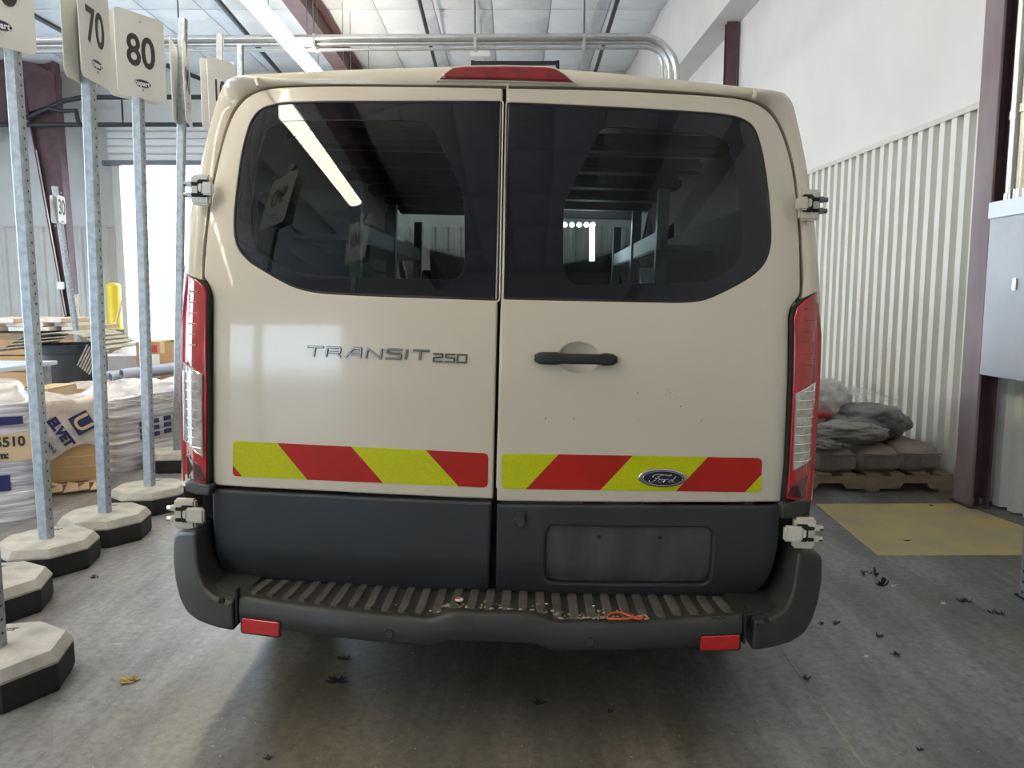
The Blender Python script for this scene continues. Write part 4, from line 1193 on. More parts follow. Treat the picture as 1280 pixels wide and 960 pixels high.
# ---- small things left on the step
def step_z(x, y): return lerp(bz1(x), .405, max(0, min(1, (y - bump_y(x) - .035) / (.29 - bump_y(x) - .035)))) + .0085
def on_step(px, py, lift=.0):
    p = atdepth(px, py, .1)
    d = VI.to_3x3() @ ray(px, py); y = .1
    for _ in range(14):
        t = (y - VO.y) / d.y; p = VO + d * t; y += (p.z - lift - step_z(p.x, y)) * 1.6; y = max(.03, min(.27, y))
    p.z = step_z(p.x, p.y) + lift
    return VM @ p
cp = [(759, 771), (764, 766), (775, 765.5), (785, 769), (795, 773.5), (803, 775), (804, 771), (798, 770), (788, 773), (778, 776.5), (766, 777), (760, 774)]
pts = [on_step(a, b, .004) for a, b in cp]
pp = []
for i in range(len(pts)):
    a, b = pts[i], pts[(i + 1) % len(pts)]; pp += [a.lerp(b, .25), a.lerp(b, .75)]
q = MB(); q.tube(pp, .0032, 6, closed=True)
tag(q.build('cord_loop', 'cord_orange', smooth=60), 'orange looped cord lying on the bumper step', 'cord')
q = MB(); pts = [on_step(a, b, .004) for a, b in ((800, 771), (806, 768.5), (811, 773), (806, 775))]; q.tube(pts, .003, 6)
tag(q.build('twine_scrap', 'cord_tan', smooth=60), 'short tan twine end beside the orange cord', 'twine')
c = on_step(574, 749.5, .008); e = empty('plastic_clip', c, 0, 'small orange and white clip on the bumper step by the door gap', 'clip')
q = MB(); q.lathe([(.0001, -.004), (.011, -.0035), (.014, 0), (.011, .0035), (.0001, .004)], 12); o = q.build('clip_body', 'scrap_white', e, smooth=60)
q = MB(); q.box((-.004, 0, .004), (.016, .012, .005)); q.build('clip_tab', 'cord_orange', e, bevel=.002)
c = on_step(898, 780, .004); q = MB(); q.tube([c + Vector(v) for v in ((-.02, 0, 0), (-.008, .004, .004), (.004, -.002, 0), (.012, .003, .005), (.022, .006, 0))], .004, 6)
tag(q.build('plastic_scrap', 'scrap_black', smooth=60), 'black bent plastic scrap on the bumper step above the right reflector', 'scrap')
for px, py, nm, lb in ((683, 754.5, 'silver_screw', 'silver screw head on the bumper step below the licence plate recess'), (742, 757, 'silver_screw', 'small screw lying on the bumper step closer to the orange cord')):
    c = on_step(px, py, .004); q = MB(); q.lathe([(.0001, .004), (.006, .003), (.007, 0), (.002, -.002), (.002, -.004)], 10, c); tag(q.build(nm, 'chrome', smooth=60), lb, 'screw')
# ================================================================== SIGN POSTS
PWD, BH, BR = .060, .150, .246
def octo(r, rot=math.pi / 8): return [(r * math.cos(rot + k * math.pi / 4), r * math.sin(rot + k * math.pi / 4)) for k in range(8)]
def base_parts(e, rz=0.0):
    R = Matrix.Rotation(rz, 3, 'Z')
    def ring(r, z): return [R @ Vector((x, y, z)) for x, y in octo(r)]
    q = MB(); q.loft([ring(BR * .97, 0), ring(BR, .02), ring(BR, BH * .72)], closed=True); q.f.append(list(range(8))); q.mi.append(0)
    q.build('rubber_base', 'base_rubber', e)
    q = MB(); q.loft([ring(BR * 1.003, BH * .70), ring(BR * 1.003, BH * .76), ring(BR * .90, BH)], closed=True); q.f.append(list(range(16, 24))); q.mi.append(0)
    t = q.build('base_cap', 'base_top', e)
    # pressed mark near the rim
    for dx, dy, l, w in ((0, 0, .09, .006), (0, -.018, .07, .005), (-.045, -.009, .006, .02), (.03, -.012, .006, .02)):
        q = MB(); q.box(R @ Vector((-.02 + dx, .155 + dy, BH + .0006)), (l, w, .0016), R); q.build('pressed_mark', 'digits', t)
POST = {}
def post_mesh(h):
    """square perforated tube, one mesh plus its punched holes"""
    k = round(h, 2)
    if k not in POST:
        q = MB(); s = PWD / 2; c = .008
        sec = [(-s + c, -s), (s - c, -s), (s, -s + c), (s, s - c), (s - c, s), (-s + c, s), (-s, s - c), (-s, -s + c)]
        q.prism(sec, 'z', 0, h); o = q.build('post', 'galv'); me = o.data; bpy.data.objects.remove(o)
        g = MB(); z = .06
        while z < h - .03:
            for d in ((1, 0), (-1, 0)):
                n = Vector((d[0], d[1], 0)); a = n * (s + .0005) + Vector((0, 0, z))
                u = Vector((-n.y, n.x, 0)); vs = [a + u * .0065 * math.cos(t * math.pi / 3) + Vector((0, 0, .0065 * math.sin(t * math.pi / 3))) for t in range(6)]
                g.add(vs, [tuple(range(6))])
            z += .0508
        o = g.build('punched_holes', 'hole', recalc=False); mh = o.data; bpy.data.objects.remove(o)
        POST[k] = (me, mh)
    return POST[k]
def round_rect(w, h, r): return rounded([(-w / 2, -h / 2), (w / 2, -h / 2), (w / 2, h / 2), (-w / 2, h / 2)], r, 5)
def plate(e, num, ang, zc, sgn, w, h, gap, dx=0.0, slide=0.0):
    """one sign plate, standing off the post along its own normal"""
    t = Vector((math.cos(ang), math.sin(ang), 0)); nrm = Vector((math.sin(ang), -math.cos(ang), 0)) * sgn
    right = t * sgn
    M_ = frame(nrm * gap + t * slide + Vector((dx, 0, zc)), right, (0, 0, 1))
    q = MB(); q.prism(round_rect(w, h, .035), 'z', 0, .004); q.v = [tuple(M_ @ Vector(v)) for v in q.v]
    p = q.build('sign_plate', 'plate', e)
    if num:
        text_obj('number', num, .265, 'digits', p, M_ @ Matrix.Translation((0, .018, .005)), .0008, .74 if len(num) < 3 else .56, .005)
        q = MB(); el = [(.058 * math.cos(k * math.pi / 14), .026 * math.sin(k * math.pi / 14)) for k in range(28)]
        q.prism(el, 'z', .0040, .0052); q.v = [tuple(M_ @ (Vector(v) + Vector((0, -.165, 0)))) for v in q.v]; q.build('logo_oval', 'logo_grey', p)
        q = MB(); q.prism([(a * .90 + .003, b * .84) for a, b in el], 'z', .0050, .0060); q.v = [tuple(M_ @ (Vector(v) + Vector((0, -.165, 0)))) for v in q.v]; q.build('logo_field', 'logo_navy', p)
        text_obj('logo_lettering', 'copart', .042, 'logo_white', p, M_ @ Matrix.Translation((-.004, -.165, .0068)), .0006, .92, .0012)
    for z in (-.205, .205):
        b = M_ @ Vector((0, z, .004)); q = MB(); q.cyl(b, b + nrm * .005, .007, 8); q.build('plate_bolt', 'chrome', p)
    return p
def sign_post(loc, h, ang, num, label, zc=None, w=.33, hh=.53, gap=.043, base_rot=0.0, post_rot=0.0, lean=0.0, slide=0.0, group='numbered sign posts along the aisle', backs=True, base=True, plates=True):
    e = empty('sign_post', (loc[0], loc[1], 0), 0, label, 'sign post', group)
    if base: base_parts(e, base_rot)
    me, mh = post_mesh(h)
    o = bpy.data.objects.new('post', me); link(o, e); o.location = (0, 0, BH - .01 if base else 0); o.rotation_euler = (0, lean, post_rot)
    g = bpy.data.objects.new('punched_holes', mh); link(g, o); g['kind'] = 'stuff'
    if plates:
        dx = math.tan(lean) * (zc - (BH if base else 0)); plate(e, num, ang, zc, 1, w, hh, gap, dx, slide)
        if backs: plate(e, None, ang, zc, -1, w, hh, gap, dx, slide)
    return e
def zpix(px, py, loc): return at(px, py, loc.y).z
fA, fC, fD, fE, fF = ground(-6, 808, BH), ground(58, 672, BH), ground(131, 640, BH), ground(187, 607, BH), ground(222, 562, BH)
fB = ground(-14, 722, BH)
sign_post(fA, 2.55, .5, '40', 'sign post at the left edge, its base nearest to the viewer', zc=2.75, base_rot=.25)
sign_post(fB, 2.55, .5, '50', 'sign post whose base shows between the nearest base and the sixty sign base', zc=2.7, base_rot=.3)
sign_post(fC, 2.75, math.radians(58), '60', 'sign post with the sixty plate cut off by the left edge', zc=zpix(12, 0, fC) + .02, base_rot=.2, slide=-.075)
sign_post(fD, 2.85, math.radians(91), '70', 'sign post whose plate shows the number seventy', zc=zpix(108, 42, fD), base_rot=.15, lean=.022)
sign_post(fE, 2.90, math.radians(58), '80', 'sign post whose plate shows the number eighty', zc=zpix(170, 72, fE), base_rot=.1, hh=.51, lean=.023)
zF = zpix(221, 105, fF)
sign_post(fF, zpix(221, 20, fF) - BH, math.radians(104), '90', 'sign post with its plate seen edge-on next to the eighty sign', zc=zF, hh=.62, base_rot=.1, post_rot=.1, lean=.058)
fG = at(265, 300, 7.3); fG.z = 0
sign_post(fG, zpix(265, 40, fG) - BH, math.radians(62), '100', 'sign post with the hundred plate beside the van roof corner', zc=zpix(275, 120, fG), hh=.62, post_rot=.2, lean=.04)
fH = at(296, 300, 8.5); sign_post(fH, zpix(296, 55, fH) - BH, math.radians(70), '110', 'sign post with only its top showing over the van roof corner', zc=zpix(296, 135, fH), lean=.03)
fI = at(285, 300, 9.8); sign_post(fI, zpix(285, 77, fI) - BH, math.radians(70), '120', 'farthest sign post top peeping out behind the hundred plate', zc=zpix(285, 160, fI), lean=.03)
fJ = at(98, 330, 9.85)
sign_post(fJ, zpix(88, 232, fJ), math.radians(98), '30', 'small leaning sign post by the far tapered column', zc=zpix(92, 262, fJ), hh=.34, w=.22, lean=-.085, base=False, gap=.04)
# posts of the same row behind the viewer, mirrored in the rear window
for X, Y, zc_, num, lb in ((-2.0, .83, 2.84, '90', 'sign post behind the viewer, the larger one mirrored in the left rear window'), (-1.95, -.90, 3.12, '80', 'sign post behind the viewer, the smaller one mirrored in the left rear window')):
    sign_post(Vector((X, Y, 0)), zc_ + .25, math.pi + .35, num, lb, zc=zc_)

# ================================================================== GOODS ON THE LEFT
def carton(name, c, d, rz, label, m='carton', tape=True, cat='carton', open_=False):
    e = empty(name, c, rz, label, cat); x, y, z = d
    q = MB(); q.box((0, 0, z / 2), (x, y, z)); q.build('box_body', m, e, bevel=.008)
    if tape:
        q = MB(); q.box((0, 0, z + .001), (.05, y * 1.0, .002)); q.box((0, -y / 2 - .001, z - .06), (.05, .002, .12)); q.build('packing_tape', 'carton_tape', e)
    for s in (-1, 1):
        q = MB(); q.box((s * x * .25, 0, z + .003), (x * .49, y * .99, .005)); q.build('top_flap', m, e)
    return e
def wrap_mesh(w, d, h, amp, seed, fr=26, nx=10, nz=40, taper=.03, sag=.03):
    """stretch-wrapped load: box skin with horizontal folds"""
    rings = []; n = 4 * nx
    for k in range(nz + 1):
        v = k / nz; r = []
        for i in range(n):
            s_, t = divmod(i, nx); t = t / nx - .5
            x, y = ((t, -.5), (.5, t), (-t, .5), (-.5, -t))[s_]
            m_ = max(abs(x), abs(y)); rr = (x ** 8 + y ** 8) ** (1 / 8) / m_ ; kx = .5 / ((abs(x) ** 10 + abs(y) ** 10) ** .1)
            x *= kx; y *= kx
            f = noise.noise(Vector((x * 2.2 + seed, y * 2.2, v * fr))) + .5 * noise.noise(Vector((x * 4, y * 4 + seed, v * fr * 2)))
            sc = 1 + amp * f - taper * v
            zz = v * h + sag * noise.noise(Vector((x * 3 + seed, y * 3, 7))) * v
            r.append((x * w * sc, y * d * sc, zz))
        rings.append(r)
    q = MB(); q.loft(rings, closed=True)
    top = rings[-1]; c = Vector((0, 0, h + .015))
    r2 = [tuple(Vector(p) * .5 + Vector((0, 0, h * .5 + .012)) + Vector((0, 0, .012 * noise.noise(Vector(p) * 4)))) for p in top]
    k = len(q.v); q.add(r2 + [tuple(c)], [])
    b = k - n
    for i in range(n):
        j = (i + 1) % n; q.f.append([b + i, b + j, k + j, k + i]); q.mi.append(0); q.f.append([k + i, k + j, k + n]); q.mi.append(0)
    return q

# brown carton half covered with printed film, on its pallet
cY = ground(95, 612).y; c0 = at(93, 560, cY)
gx = at(128, 600, cY).x - .294
e = carton('film_covered_carton', (gx, cY + .102, .075), (.44, .44, .57), .45, 'brown carton wrapped in clear printed film between the sixty and seventy posts', tape=False)
def sheet(name, m, parent, f, nu=16, nv=12):
    q = MB(); q.add([f(i / nu, j / nv) for j in range(nv + 1) for i in range(nu + 1)], [(j * (nu + 1) + i, j * (nu + 1) + i + 1, (j + 1) * (nu + 1) + i + 1, (j + 1) * (nu + 1) + i) for j in range(nv) for i in range(nu)])
    return q.build(name, m, parent, smooth=80)
def hood(u, v):
    x = (u - .5) * .50; L = v * .80
    wob = .012 * noise.noise(Vector((u * 6, v * 7, 3)))
    if L < .40: return (x, .22 - L * 1.17, .605 + wob + .018 * math.sin(u * 9))
    edge_ = .19 + .07 * math.sin(u * 5 + 1)
    return (x, -.248 + wob, .600 - (L - .40) / .40 * (edge_ + .20))
sheet('film_hood', 'film', e, hood, 18, 22)
q = MB(); q.v = []; 
for k in range(7):
    z = .04 + k * .075; q.tube([(-.225, -.226, z), (-.1, -.2265, z + .008 * math.sin(k)), (.1, -.2265, z - .006), (.225, -.226, z + .004)], .0018, 4)
q.build('film_crease', 'film', e)
pm = frame((.075, -.262, .46), (.80, 0, -.60), (.60, 0, .80))
def printed(parent, M_, txt, size, w, h, xs=1.0):
    q = MB(); q.prism(rounded([(-w / 2, -h / 2), (w / 2, -h / 2), (w / 2, h / 2), (-w / 2, h / 2)], .008), 'z', 0, .0012); q.v = [tuple(M_ @ Vector(v)) for v in q.v]; q.build('print_block', 'film_print', parent)
    text_obj('print_lettering', txt, size, 'carton_pale', parent, M_ @ Matrix.Translation((0, 0, .002)), .0005, xs, .003)
printed(e, frame((.118, -.262, .435), (.45, 0, -.89), (.89, 0, .45)), 'U', .15, .14, .13, 1.1)
pmm = frame((-.02, -.262, .375), (.50, 0, -.86), (.86, 0, .50))
text_obj('print_lettering', 'ELVET', .085, 'film_print', e, pmm, .0008, 1.0, .006)
text_obj('print_lettering', '0700-009-0', .034, 'film_print', e, frame((-.105, -.262, .305), (.50, 0, -.86), (.86, 0, .50)), .0006, 1.05, .001)
def pallet(loc, rz, label, L=1.2, W=1.0, n=7, m='wood_pallet'):
    e = empty('pallet', loc, rz, label, 'pallet')
    for k in range(n):
        x = -L / 2 + .05 + k * (L - .10) / (n - 1)
        q = MB(); q.box((x, 0, .125), (.095, W, .018)); q.build('deck_board', m, e, bevel=.002)
    for y in (-W / 2 + .02, 0, W / 2 - .02):
        q = MB(); pts = [(-L / 2, .025), (-L * .36, .025), (-L * .335, .065), (-L * .19, .065), (-L * .165, .025), (L * .165, .025), (L * .19, .065), (L * .335, .065), (L * .36, .025), (L / 2, .025), (L / 2, .115), (-L / 2, .115)]
        q.prism(pts, 'y', y - .019, y + .019); q.build('stringer', m, e)
    for x in (-L / 2 + .05, 0, L / 2 - .05):
        q = MB(); q.box((x, 0, .0125), (.095, W, .018)); q.build('bottom_board', m, e)
    return e
q = MB()
for k in range(9):
    a = Vector((gx - .10 + k * .05, cY - .26 + .024 * k + .03 * math.sin(k * 2.1), .02)); s = .05
    q.add([a + Vector((-s, 0, 0)), a + Vector((s, .02, .01)), a + Vector((s * .6, .05, .055)), a + Vector((-s * .7, .04, .05 + .02 * (k % 2)))], [(0, 1, 2, 3)])
tag(q.build('torn_cardboard', 'carton_pale', kind='stuff'), 'torn cardboard scraps on the floor under the film covered carton', 'cardboard')
q = MB(); q.box((gx, cY + .102, .035), (.50, .50, .07), Matrix.Rotation(.45, 3, 'Z')); tag(q.build('low_skid', 'wood_pallet', bevel=.004), 'low wooden skid under the film covered carton', 'skid')

# wrapped load at the left edge
lY = 4.78; lx_ = at(8, 600, lY).x
e = empty('wrapped_load', (at(46, 600, lY).x - .4215, lY + .083, 0), .50, 'white film wrapped load at the left edge beside the sixty sign post', 'wrapped load')
q = wrap_mesh(.66, .55, .74, .030, 3.3, 16); q.build('stretch_film', 'film_wrap', e, smooth=70)
q = MB(); q.box((.19, -.277, .47), (.27, .004, .17)); q.build('label_patch', 'carton_pale', e)
text_obj('label_print', '-5510', .085, 'digits', e, frame((.19, -.282, .505), (1, 0, 0), (0, 0, 1)), .0006, .95, .003)
text_obj('label_print', 'am:', .06, 'digits', e, frame((.15, -.282, .425), (1, 0, 0), (0, 0, 1)), .0006, .95, .003)
q = MB(); q.box((.17, -.281, .64), (.22, .004, .05)); q.build('label_stripe', 'film_print', e)
q = MB(); q.box((.12, -.279, .25), (.14, .004, .10)); q.build('print_block', 'film_print', e)
bx_ = wrap_mesh(.50, .50, .12, .06, 8.8, 6, 8, 8, .2)
o = bx_.build('bunched_film', 'film', e, smooth=70); o.location = (.05, 0, .73)

# wrapped load right of the seventy post
rY = ground(150, 597).y
e = empty('wrapped_load', (-3.26, 6.56, 0), 1.25, 'film wrapped load with blue print between the seventy and eighty posts', 'wrapped load')
q = wrap_mesh(.98, .62, .60, .022, 5.1, 22, 14, 48); q.build('stretch_film', 'film_wrap', e, smooth=70)
for k, (x, z, s) in enumerate(((-.22, .36, .10), (-.10, .365, .10), (.04, .37, .09), (.15, .375, .09), (.26, .38, .09))):
    for r in range(3):
        q = MB(); q.box((x, -.318, z - .10 + r * .055), (s * .8, .012, .036)); q.build('print_block', 'film_print', e)
q = wrap_mesh(.80, .5, .10, .05, 2.2, 6, 8, 8, .3); o = q.build('bunched_film', 'film', e, smooth=70); o.location = (0, 0, .585)
q = MB()
for a, b in (((-.49, -.31, .60), (.1, -.31, .50)), ((-.30, -.31, .62), (.30, -.312, .47)), ((-.49, -.30, .55), (-.05, -.312, .52))): q.tube([a, b], .005, 5)
q.build('film_strand', 'film', e)
# cartons behind
def carton_px(name, x0, x1, ytop, Y, depth, label, z0=0.0, m='carton', rz=0.0, **k):
    a, b = at(x0, ytop, Y), at(x1, ytop, Y)
    return carton(name, ((a.x + b.x) / 2, Y + depth / 2, z0), (b.x - a.x, depth, a.z - z0), rz, label, m, **k)
carton_px('carton', 64, 122, 491, 7.3, .45, 'brown carton with pale plastic on top behind the film covered carton')
carton_px('carton', 124, 186, 485, 7.35, .50, 'tan carton behind the seventy and eighty posts', m='carton')
carton_px('carton', 30, 60, 487, 6.7, .45, 'pale carton left of the brown carton', m='carton_pale', tape=False)
e = carton_px('carton', 169, 236, 428, 8.7, .55, 'large open brown carton with a shipping label in front of the open door')
q = MB(); lb_ = at(194, 455, 8.69); q.box((lb_.x - e.location.x, -.278, lb_.z - .02), (.10, .004, .26)); q.build('shipping_label', 'logo_white', e)
q = MB(); lb_ = at(191, 436, 8.69); q.box((lb_.x - e.location.x, -.278, lb_.z), (.09, .004, .08)); q.build('red_sticker', 'bag_red', e)
q = MB(); q.add([(-.27, -.27, .97), (.30, -.30, 1.06), (.32, .05, 1.12), (-.2, .1, .99)], [(0, 1, 2, 3)])
o = sheet('paper_sheet', 'board_white', None, lambda u, v: (e.location.x - .05 + u * .55, 8.75 + v * .4, at(200, 428, 8.7).z + .015 + .03 * u + .02 * math.sin(u * 7 + v * 3)), 8, 6)
tag(o, 'white paper sheets lying on the large open carton', 'paper')
# film over the back cartons
def film_blob(name, px0, px1, ytop, Y, depth, hgt, m, label, seed, cat='plastic film'):
    a, b = at(px0, ytop, Y), at(px1, ytop, Y); cx_ = (a.x + b.x) / 2; w = b.x - a.x
    def f(u, v):
        k = math.sin(math.pi * u) ** .5 * math.sin(math.pi * min(1, v * 1.02)) ** .5
        return (cx_ + (u - .5) * w, Y + (v) * depth, a.z - hgt + hgt * k * (.8 + .5 * noise.noise(Vector((u * 4 + seed, v * 4, seed)))))
    return tag(sheet(name, m, None, f, 24, 12), label, cat)
film_blob('plastic_sheet', 66, 126, 478, 7.33, .40, .06, 'film', 'crumpled clear plastic over the brown carton behind', 1.0)
film_blob('plastic_sheet', 128, 190, 474, 7.38, .40, .07, 'film', 'crumpled plastic over the tan carton beside the blue pipes', 5.0)
film_blob('paper_bag_heap', 188, 236, 470, 7.75, .5, .10, 'bag_white', 'pale flattened bags below the large open carton', 9.0, 'bags')
carton_px('carton', 190, 238, 478, 7.8, .45, 'low tan carton under the flattened bags beside the tail lamp', m='carton_pale')

# pale blue work table
tz = at(20, 470, 6.0).z
ta = ground(-10, 443, tz); tb = ground(-10, 503, tz)
e = empty('work_table', (-5.32, 6.55, 0), .0, 'pale blue flat topped work table at the left edge behind the wrapped load', 'table')
q = MB(); q.box((0, 0, tz - .02), (1.75, 1.9, .04)); q.build('table_top', 'table_blue', e, bevel=.006)
for sx in (-.8, .8):
    for sy in (-.88, .88): q = MB(); q.box((sx, sy, (tz - .04) / 2), (.06, .06, tz - .04)); q.build('leg', 'steel', e)
q = MB(); q.box((0, -.93, tz - .12), (1.7, .02, .12)); q.build('apron', 'table_blue', e)
# dark bin with a draped slatted mat
bY = 8.55; b0, b1 = at(49, 440, bY), at(133, 440, bY); bw = (b1.x - b0.x) / 2; bzt = at(90, 432, bY).z
e = empty('dark_bin', ((b0.x + b1.x) / 2 - .22, bY + bw, 0), 0, 'dark grey round bin behind the cartons at the far left', 'bin')
q = MB(); q.lathe([(.001, 0), (bw * .88, 0), (bw * .9, .03), (bw * .98, bzt * .97), (bw * 1.03, bzt * .97), (bw * 1.03, bzt), (bw * .95, bzt), (bw * .93, .3)], 36); q.build('bin_body', 'bin_grey', e, smooth=40)
q = MB(); q.lathe([(bw * .985, bzt * .88), (bw * 1.0, bzt * .89), (bw * .985, bzt * .90)], 36); q.build('bin_rib', 'bin_grey', e, smooth=40)
e = empty('slatted_mat', (0, 0, 0), 0, 'beige slatted mat draped over the dark round bin', 'mat')
cxb, cyb = (b0.x + b1.x) / 2, bY + bw
for k in range(16):
    f = k / 15; x = lerp(b0.x - .25, b1.x + .10, f); zz = bzt + .03 + .12 * math.sin(math.pi * f * .9) - (.35 * max(0, f - .78)) - .06 * max(0, .2 - f) * 5
    q = MB(); R = Matrix.Rotation(-.5 * math.cos(math.pi * f), 3, 'Y'); q.box((x, cyb - bw * .45 - .05 * f, zz), (.055, 1.0 - .2 * f, .012), R); q.build('slat', 'slat_mat', e)
q = MB()
for k in range(6):
    x = lerp(b1.x - .22, b1.x - .10, k / 5); q.box((x, bY - .08, bzt - .10 - .02 * k), (.018, .02, .26), Matrix.Rotation(.5, 3, 'Y'))
q.build('fringe', 'slat_mat', e)
# blue pipes stacked on the cartons
for k, (px, py, r, ln) in enumerate(((152, 468, .058, .72), (138, 472, .050, .72), (121, 471, .045, .7))):
    p = at(px, py, 8.0); d = Vector((.62, .78, .05)).normalized(); rr = r
    q = MB(); a = p; b = p + d * ln; q.cyl(a, b, rr, 18, caps=False); q.cyl(a, b, rr * .80, 18, caps=False)
    u = d.orthogonal().normalized(); w_ = d.cross(u); vs = []
    for rad in (rr, rr * .80):
        vs += [a + (u * math.cos(t * math.pi / 9) + w_ * math.sin(t * math.pi / 9)) * rad for t in range(18)]
    q.add(vs, [(i, (i + 1) % 18, 18 + (i + 1) % 18, 18 + i) for i in range(18)])
    tag(q.build('plastic_pipe', 'pvc_blue', smooth=40), ('blue grey pipe with the widest open end beside the large carton', 'blue grey pipe lying left of the widest pipe', 'blue grey pipe closest to the dark bin')[k], 'pipe')
carton_px('carton', 112, 172, 479, 7.95, .5, 'carton carrying the blue grey pipes', m='carton_pale')
carton_px('carton', 112, 170, 446, 9.6, .45, 'pale carton in front of the yellow bollard', m='bag_white', tape=False)
film_blob('scrap_heap', 138, 172, 432, 9.6, .4, .10, 'film', 'pale plastic heap in front of the yellow bollard', 12.0)

# lumber rack far left
e = empty('lumber_crate', (at(40, 430, 10.2).x - .3, 10.9, 0), 0, 'long brown crate under the pale boards at the far left', 'crate')
w_ = at(100, 430, 10.2).x - at(-60, 430, 10.2).x; zt_ = at(40, 414, 10.2).z
for k in range(4):
    q = MB(); q.box((0, -.70, .10 + k * (zt_ - .1) / 4), (w_, .03, (zt_ - .1) / 4 - .02)); q.build('side_plank', 'carton', e)
q = MB(); q.box((0, 0, (zt_ - .03) / 2), (w_ - .02, 1.36, zt_ - .03)); q.build('crate_body', 'wood_pallet', e)
rnd = random.Random(11); lw = ['lowest', 'low', 'lower middle', 'middle', 'upper middle', 'upper', 'topmost']
side_w = ['at the hall side', 'next inwards', 'in the middle', 'toward the corner', 'at the outer side']
for lay in range(3):
    for k in range(5):
        x = e.location.x + w_ * .42 - k * .30 - lay * .07 + rnd.uniform(-.05, .05)
        q = MB(); L_ = rnd.uniform(.9, 1.3); hgt = .055
        q.box((0, 0, 0), (.20, L_, hgt - .006)); q.cm = 1; q.box((0, -L_ / 2 - .004, 0), (.20, .008, hgt - .006))
        o = q.build('board', ['board_white' if (k + lay) % 2 else 'wood_pale', 'wood_end'], bevel=0); o.location = (x, 10.9 + rnd.uniform(-.12, .05), zt_ + hgt * (lay + .5)); o.rotation_euler = (0, 0, rnd.uniform(-.06, .06))
        tag(o, 'pale board on the far lumber crate, %s layer, %s' % (('bottom', 'middle', 'top')[lay], side_w[k]), 'board', 'boards on the far crate')
# bollard, leaning stick, planks by the column
bp_ = at(144, 400, 17.0); e = empty('bollard', (bp_.x, 17.0, 0), 0, 'yellow steel bollard at the open roller door', 'bollard')
bz = at(144, 357, 17.0).z
q = MB(); q.cyl((0, 0, 0), (0, 0, bz), .15, 24); q.build('pipe', 'yellow_bollard', e, smooth=40)
q = MB(); q.lathe([(.15, 0), (.13, .03), (.07, .055), (.0001, .065)], 24, (0, 0, bz)); q.build('domed_cap', 'yellow_bollard', e, smooth=60)
q = MB(); q.lathe([(.20, 0), (.20, .012), (.16, .02)], 24); q.build('foot_ring', 'yellow_bollard', e)
q = MB(); sa, sb = at(139, 430, 12.0), at(152, 376, 12.2); sa = sb + (sa - sb) * (sb.z / (sb.z - sa.z)); q.tube([sa, sb], .022, 6); tag(q.build('leaning_stick', 'wood_pale'), 'wooden stick leaning in front of the yellow bollard', 'stick')
q = MB(); a = at(93, 368, 16.5); q.box((a.x + .02, 16.5, a.z / 2), (.11, .04, a.z)); tag(q.build('plank', 'wood_pale'), 'upright wooden plank beside the far tapered column', 'plank')
q = MB(); sa, sb = at(47, 405, 17.6), at(39, 362, 18.2); sa = sb + (sa - sb) * (sb.z / (sb.z - sa.z)); q.tube([sa, sb], .03, 6); tag(q.build('red_bar', 'bag_red'), 'thin red bar leaning on the far ribbed wall', 'bar')

# ================================================================== PALLET ON THE RIGHT
pa_, pb_ = ground(1006, 614), ground(1199, 617)
pyf = (pa_.y + pb_.y) / 2; pL = 1.16; pcx = pb_.x - pL / 2 - .02
e = pallet((pcx, pyf + .52, 0), .0, 'wooden pallet under the cement bags by the ribbed wall', pL, 1.02, 7)
def bag(c, d, rz, label, seed):
    e = empty('cement_bag', c, rz, label, 'bag', 'cement bags on the pallet')
    w, l, h = d; rings = []; n = 28
    for k in range(9):
        v = k / 8; z = h * v; inset = 1 - .16 * abs(2 * v - 1) ** 3 if v > .5 else 1 - .10 * abs(2 * v - 1) ** 3; r = []
        for i in range(n):
            t = 2 * math.pi * i / n; cx_, sy_ = math.cos(t), math.sin(t)
            k_ = 1 / ((abs(cx_) ** 7 + abs(sy_) ** 7) ** (1 / 7)); f = 1 + .03 * noise.noise(Vector((cx_ * 2 + seed, sy_ * 2, v * 3)))
            r.append((cx_ * k_ * w / 2 * inset * f, sy_ * k_ * l / 2 * inset * f, z + .012 * noise.noise(Vector((cx_ * 2, sy_ * 2 + seed, 5))) * v))
        rings.append(r)
    q = MB(); q.loft(rings, closed=True); top = rings[-1]; r2 = [tuple(Vector(p) * .55 + Vector((0, 0, h * .45 + .016))) for p in top]
    k0 = len(q.v); q.add(r2 + [(0, 0, h + .02)], []); b = k0 - n
    for i in range(n):
        j = (i + 1) % n; q.f.append([b + i, b + j, k0 + j, k0 + i]); q.mi.append(0); q.f.append([k0 + i, k0 + j, k0 + n]); q.mi.append(0)
    q.f.append(list(range(n))); q.mi.append(0)
    q.build('bag_body', 'bag_paper', e, smooth=60)
    q = MB(); q.box((0, -l / 2 - .002, h * .46), (w * .80, .010, h * .52)); q.build('bag_end_fold', 'bag_side', e, bevel=.004)
    q = MB(); q.tube([(-w * .42, -l / 2 + .002, h * .80), (0, -l / 2 - .008, h * .78), (w * .42, -l / 2 + .002, h * .80)], .006, 6); q.build('bag_seam', 'bag_side', e)
    return e
zd = .134; by = pyf + .46
for px, lb, i in ((1040, 'cement bag on the pallet closest to the van', 0), (1098, 'cement bag in the middle of the pallet row', 1), (1152, 'cement bag on the pallet closest to the steel column', 2)):
    x = at(px, 580, pyf + .1).x
    bag((x, by + .02 * (i - 1), zd), (.33, .80, .165), .04 - .03 * i, lb, i * 3.1)
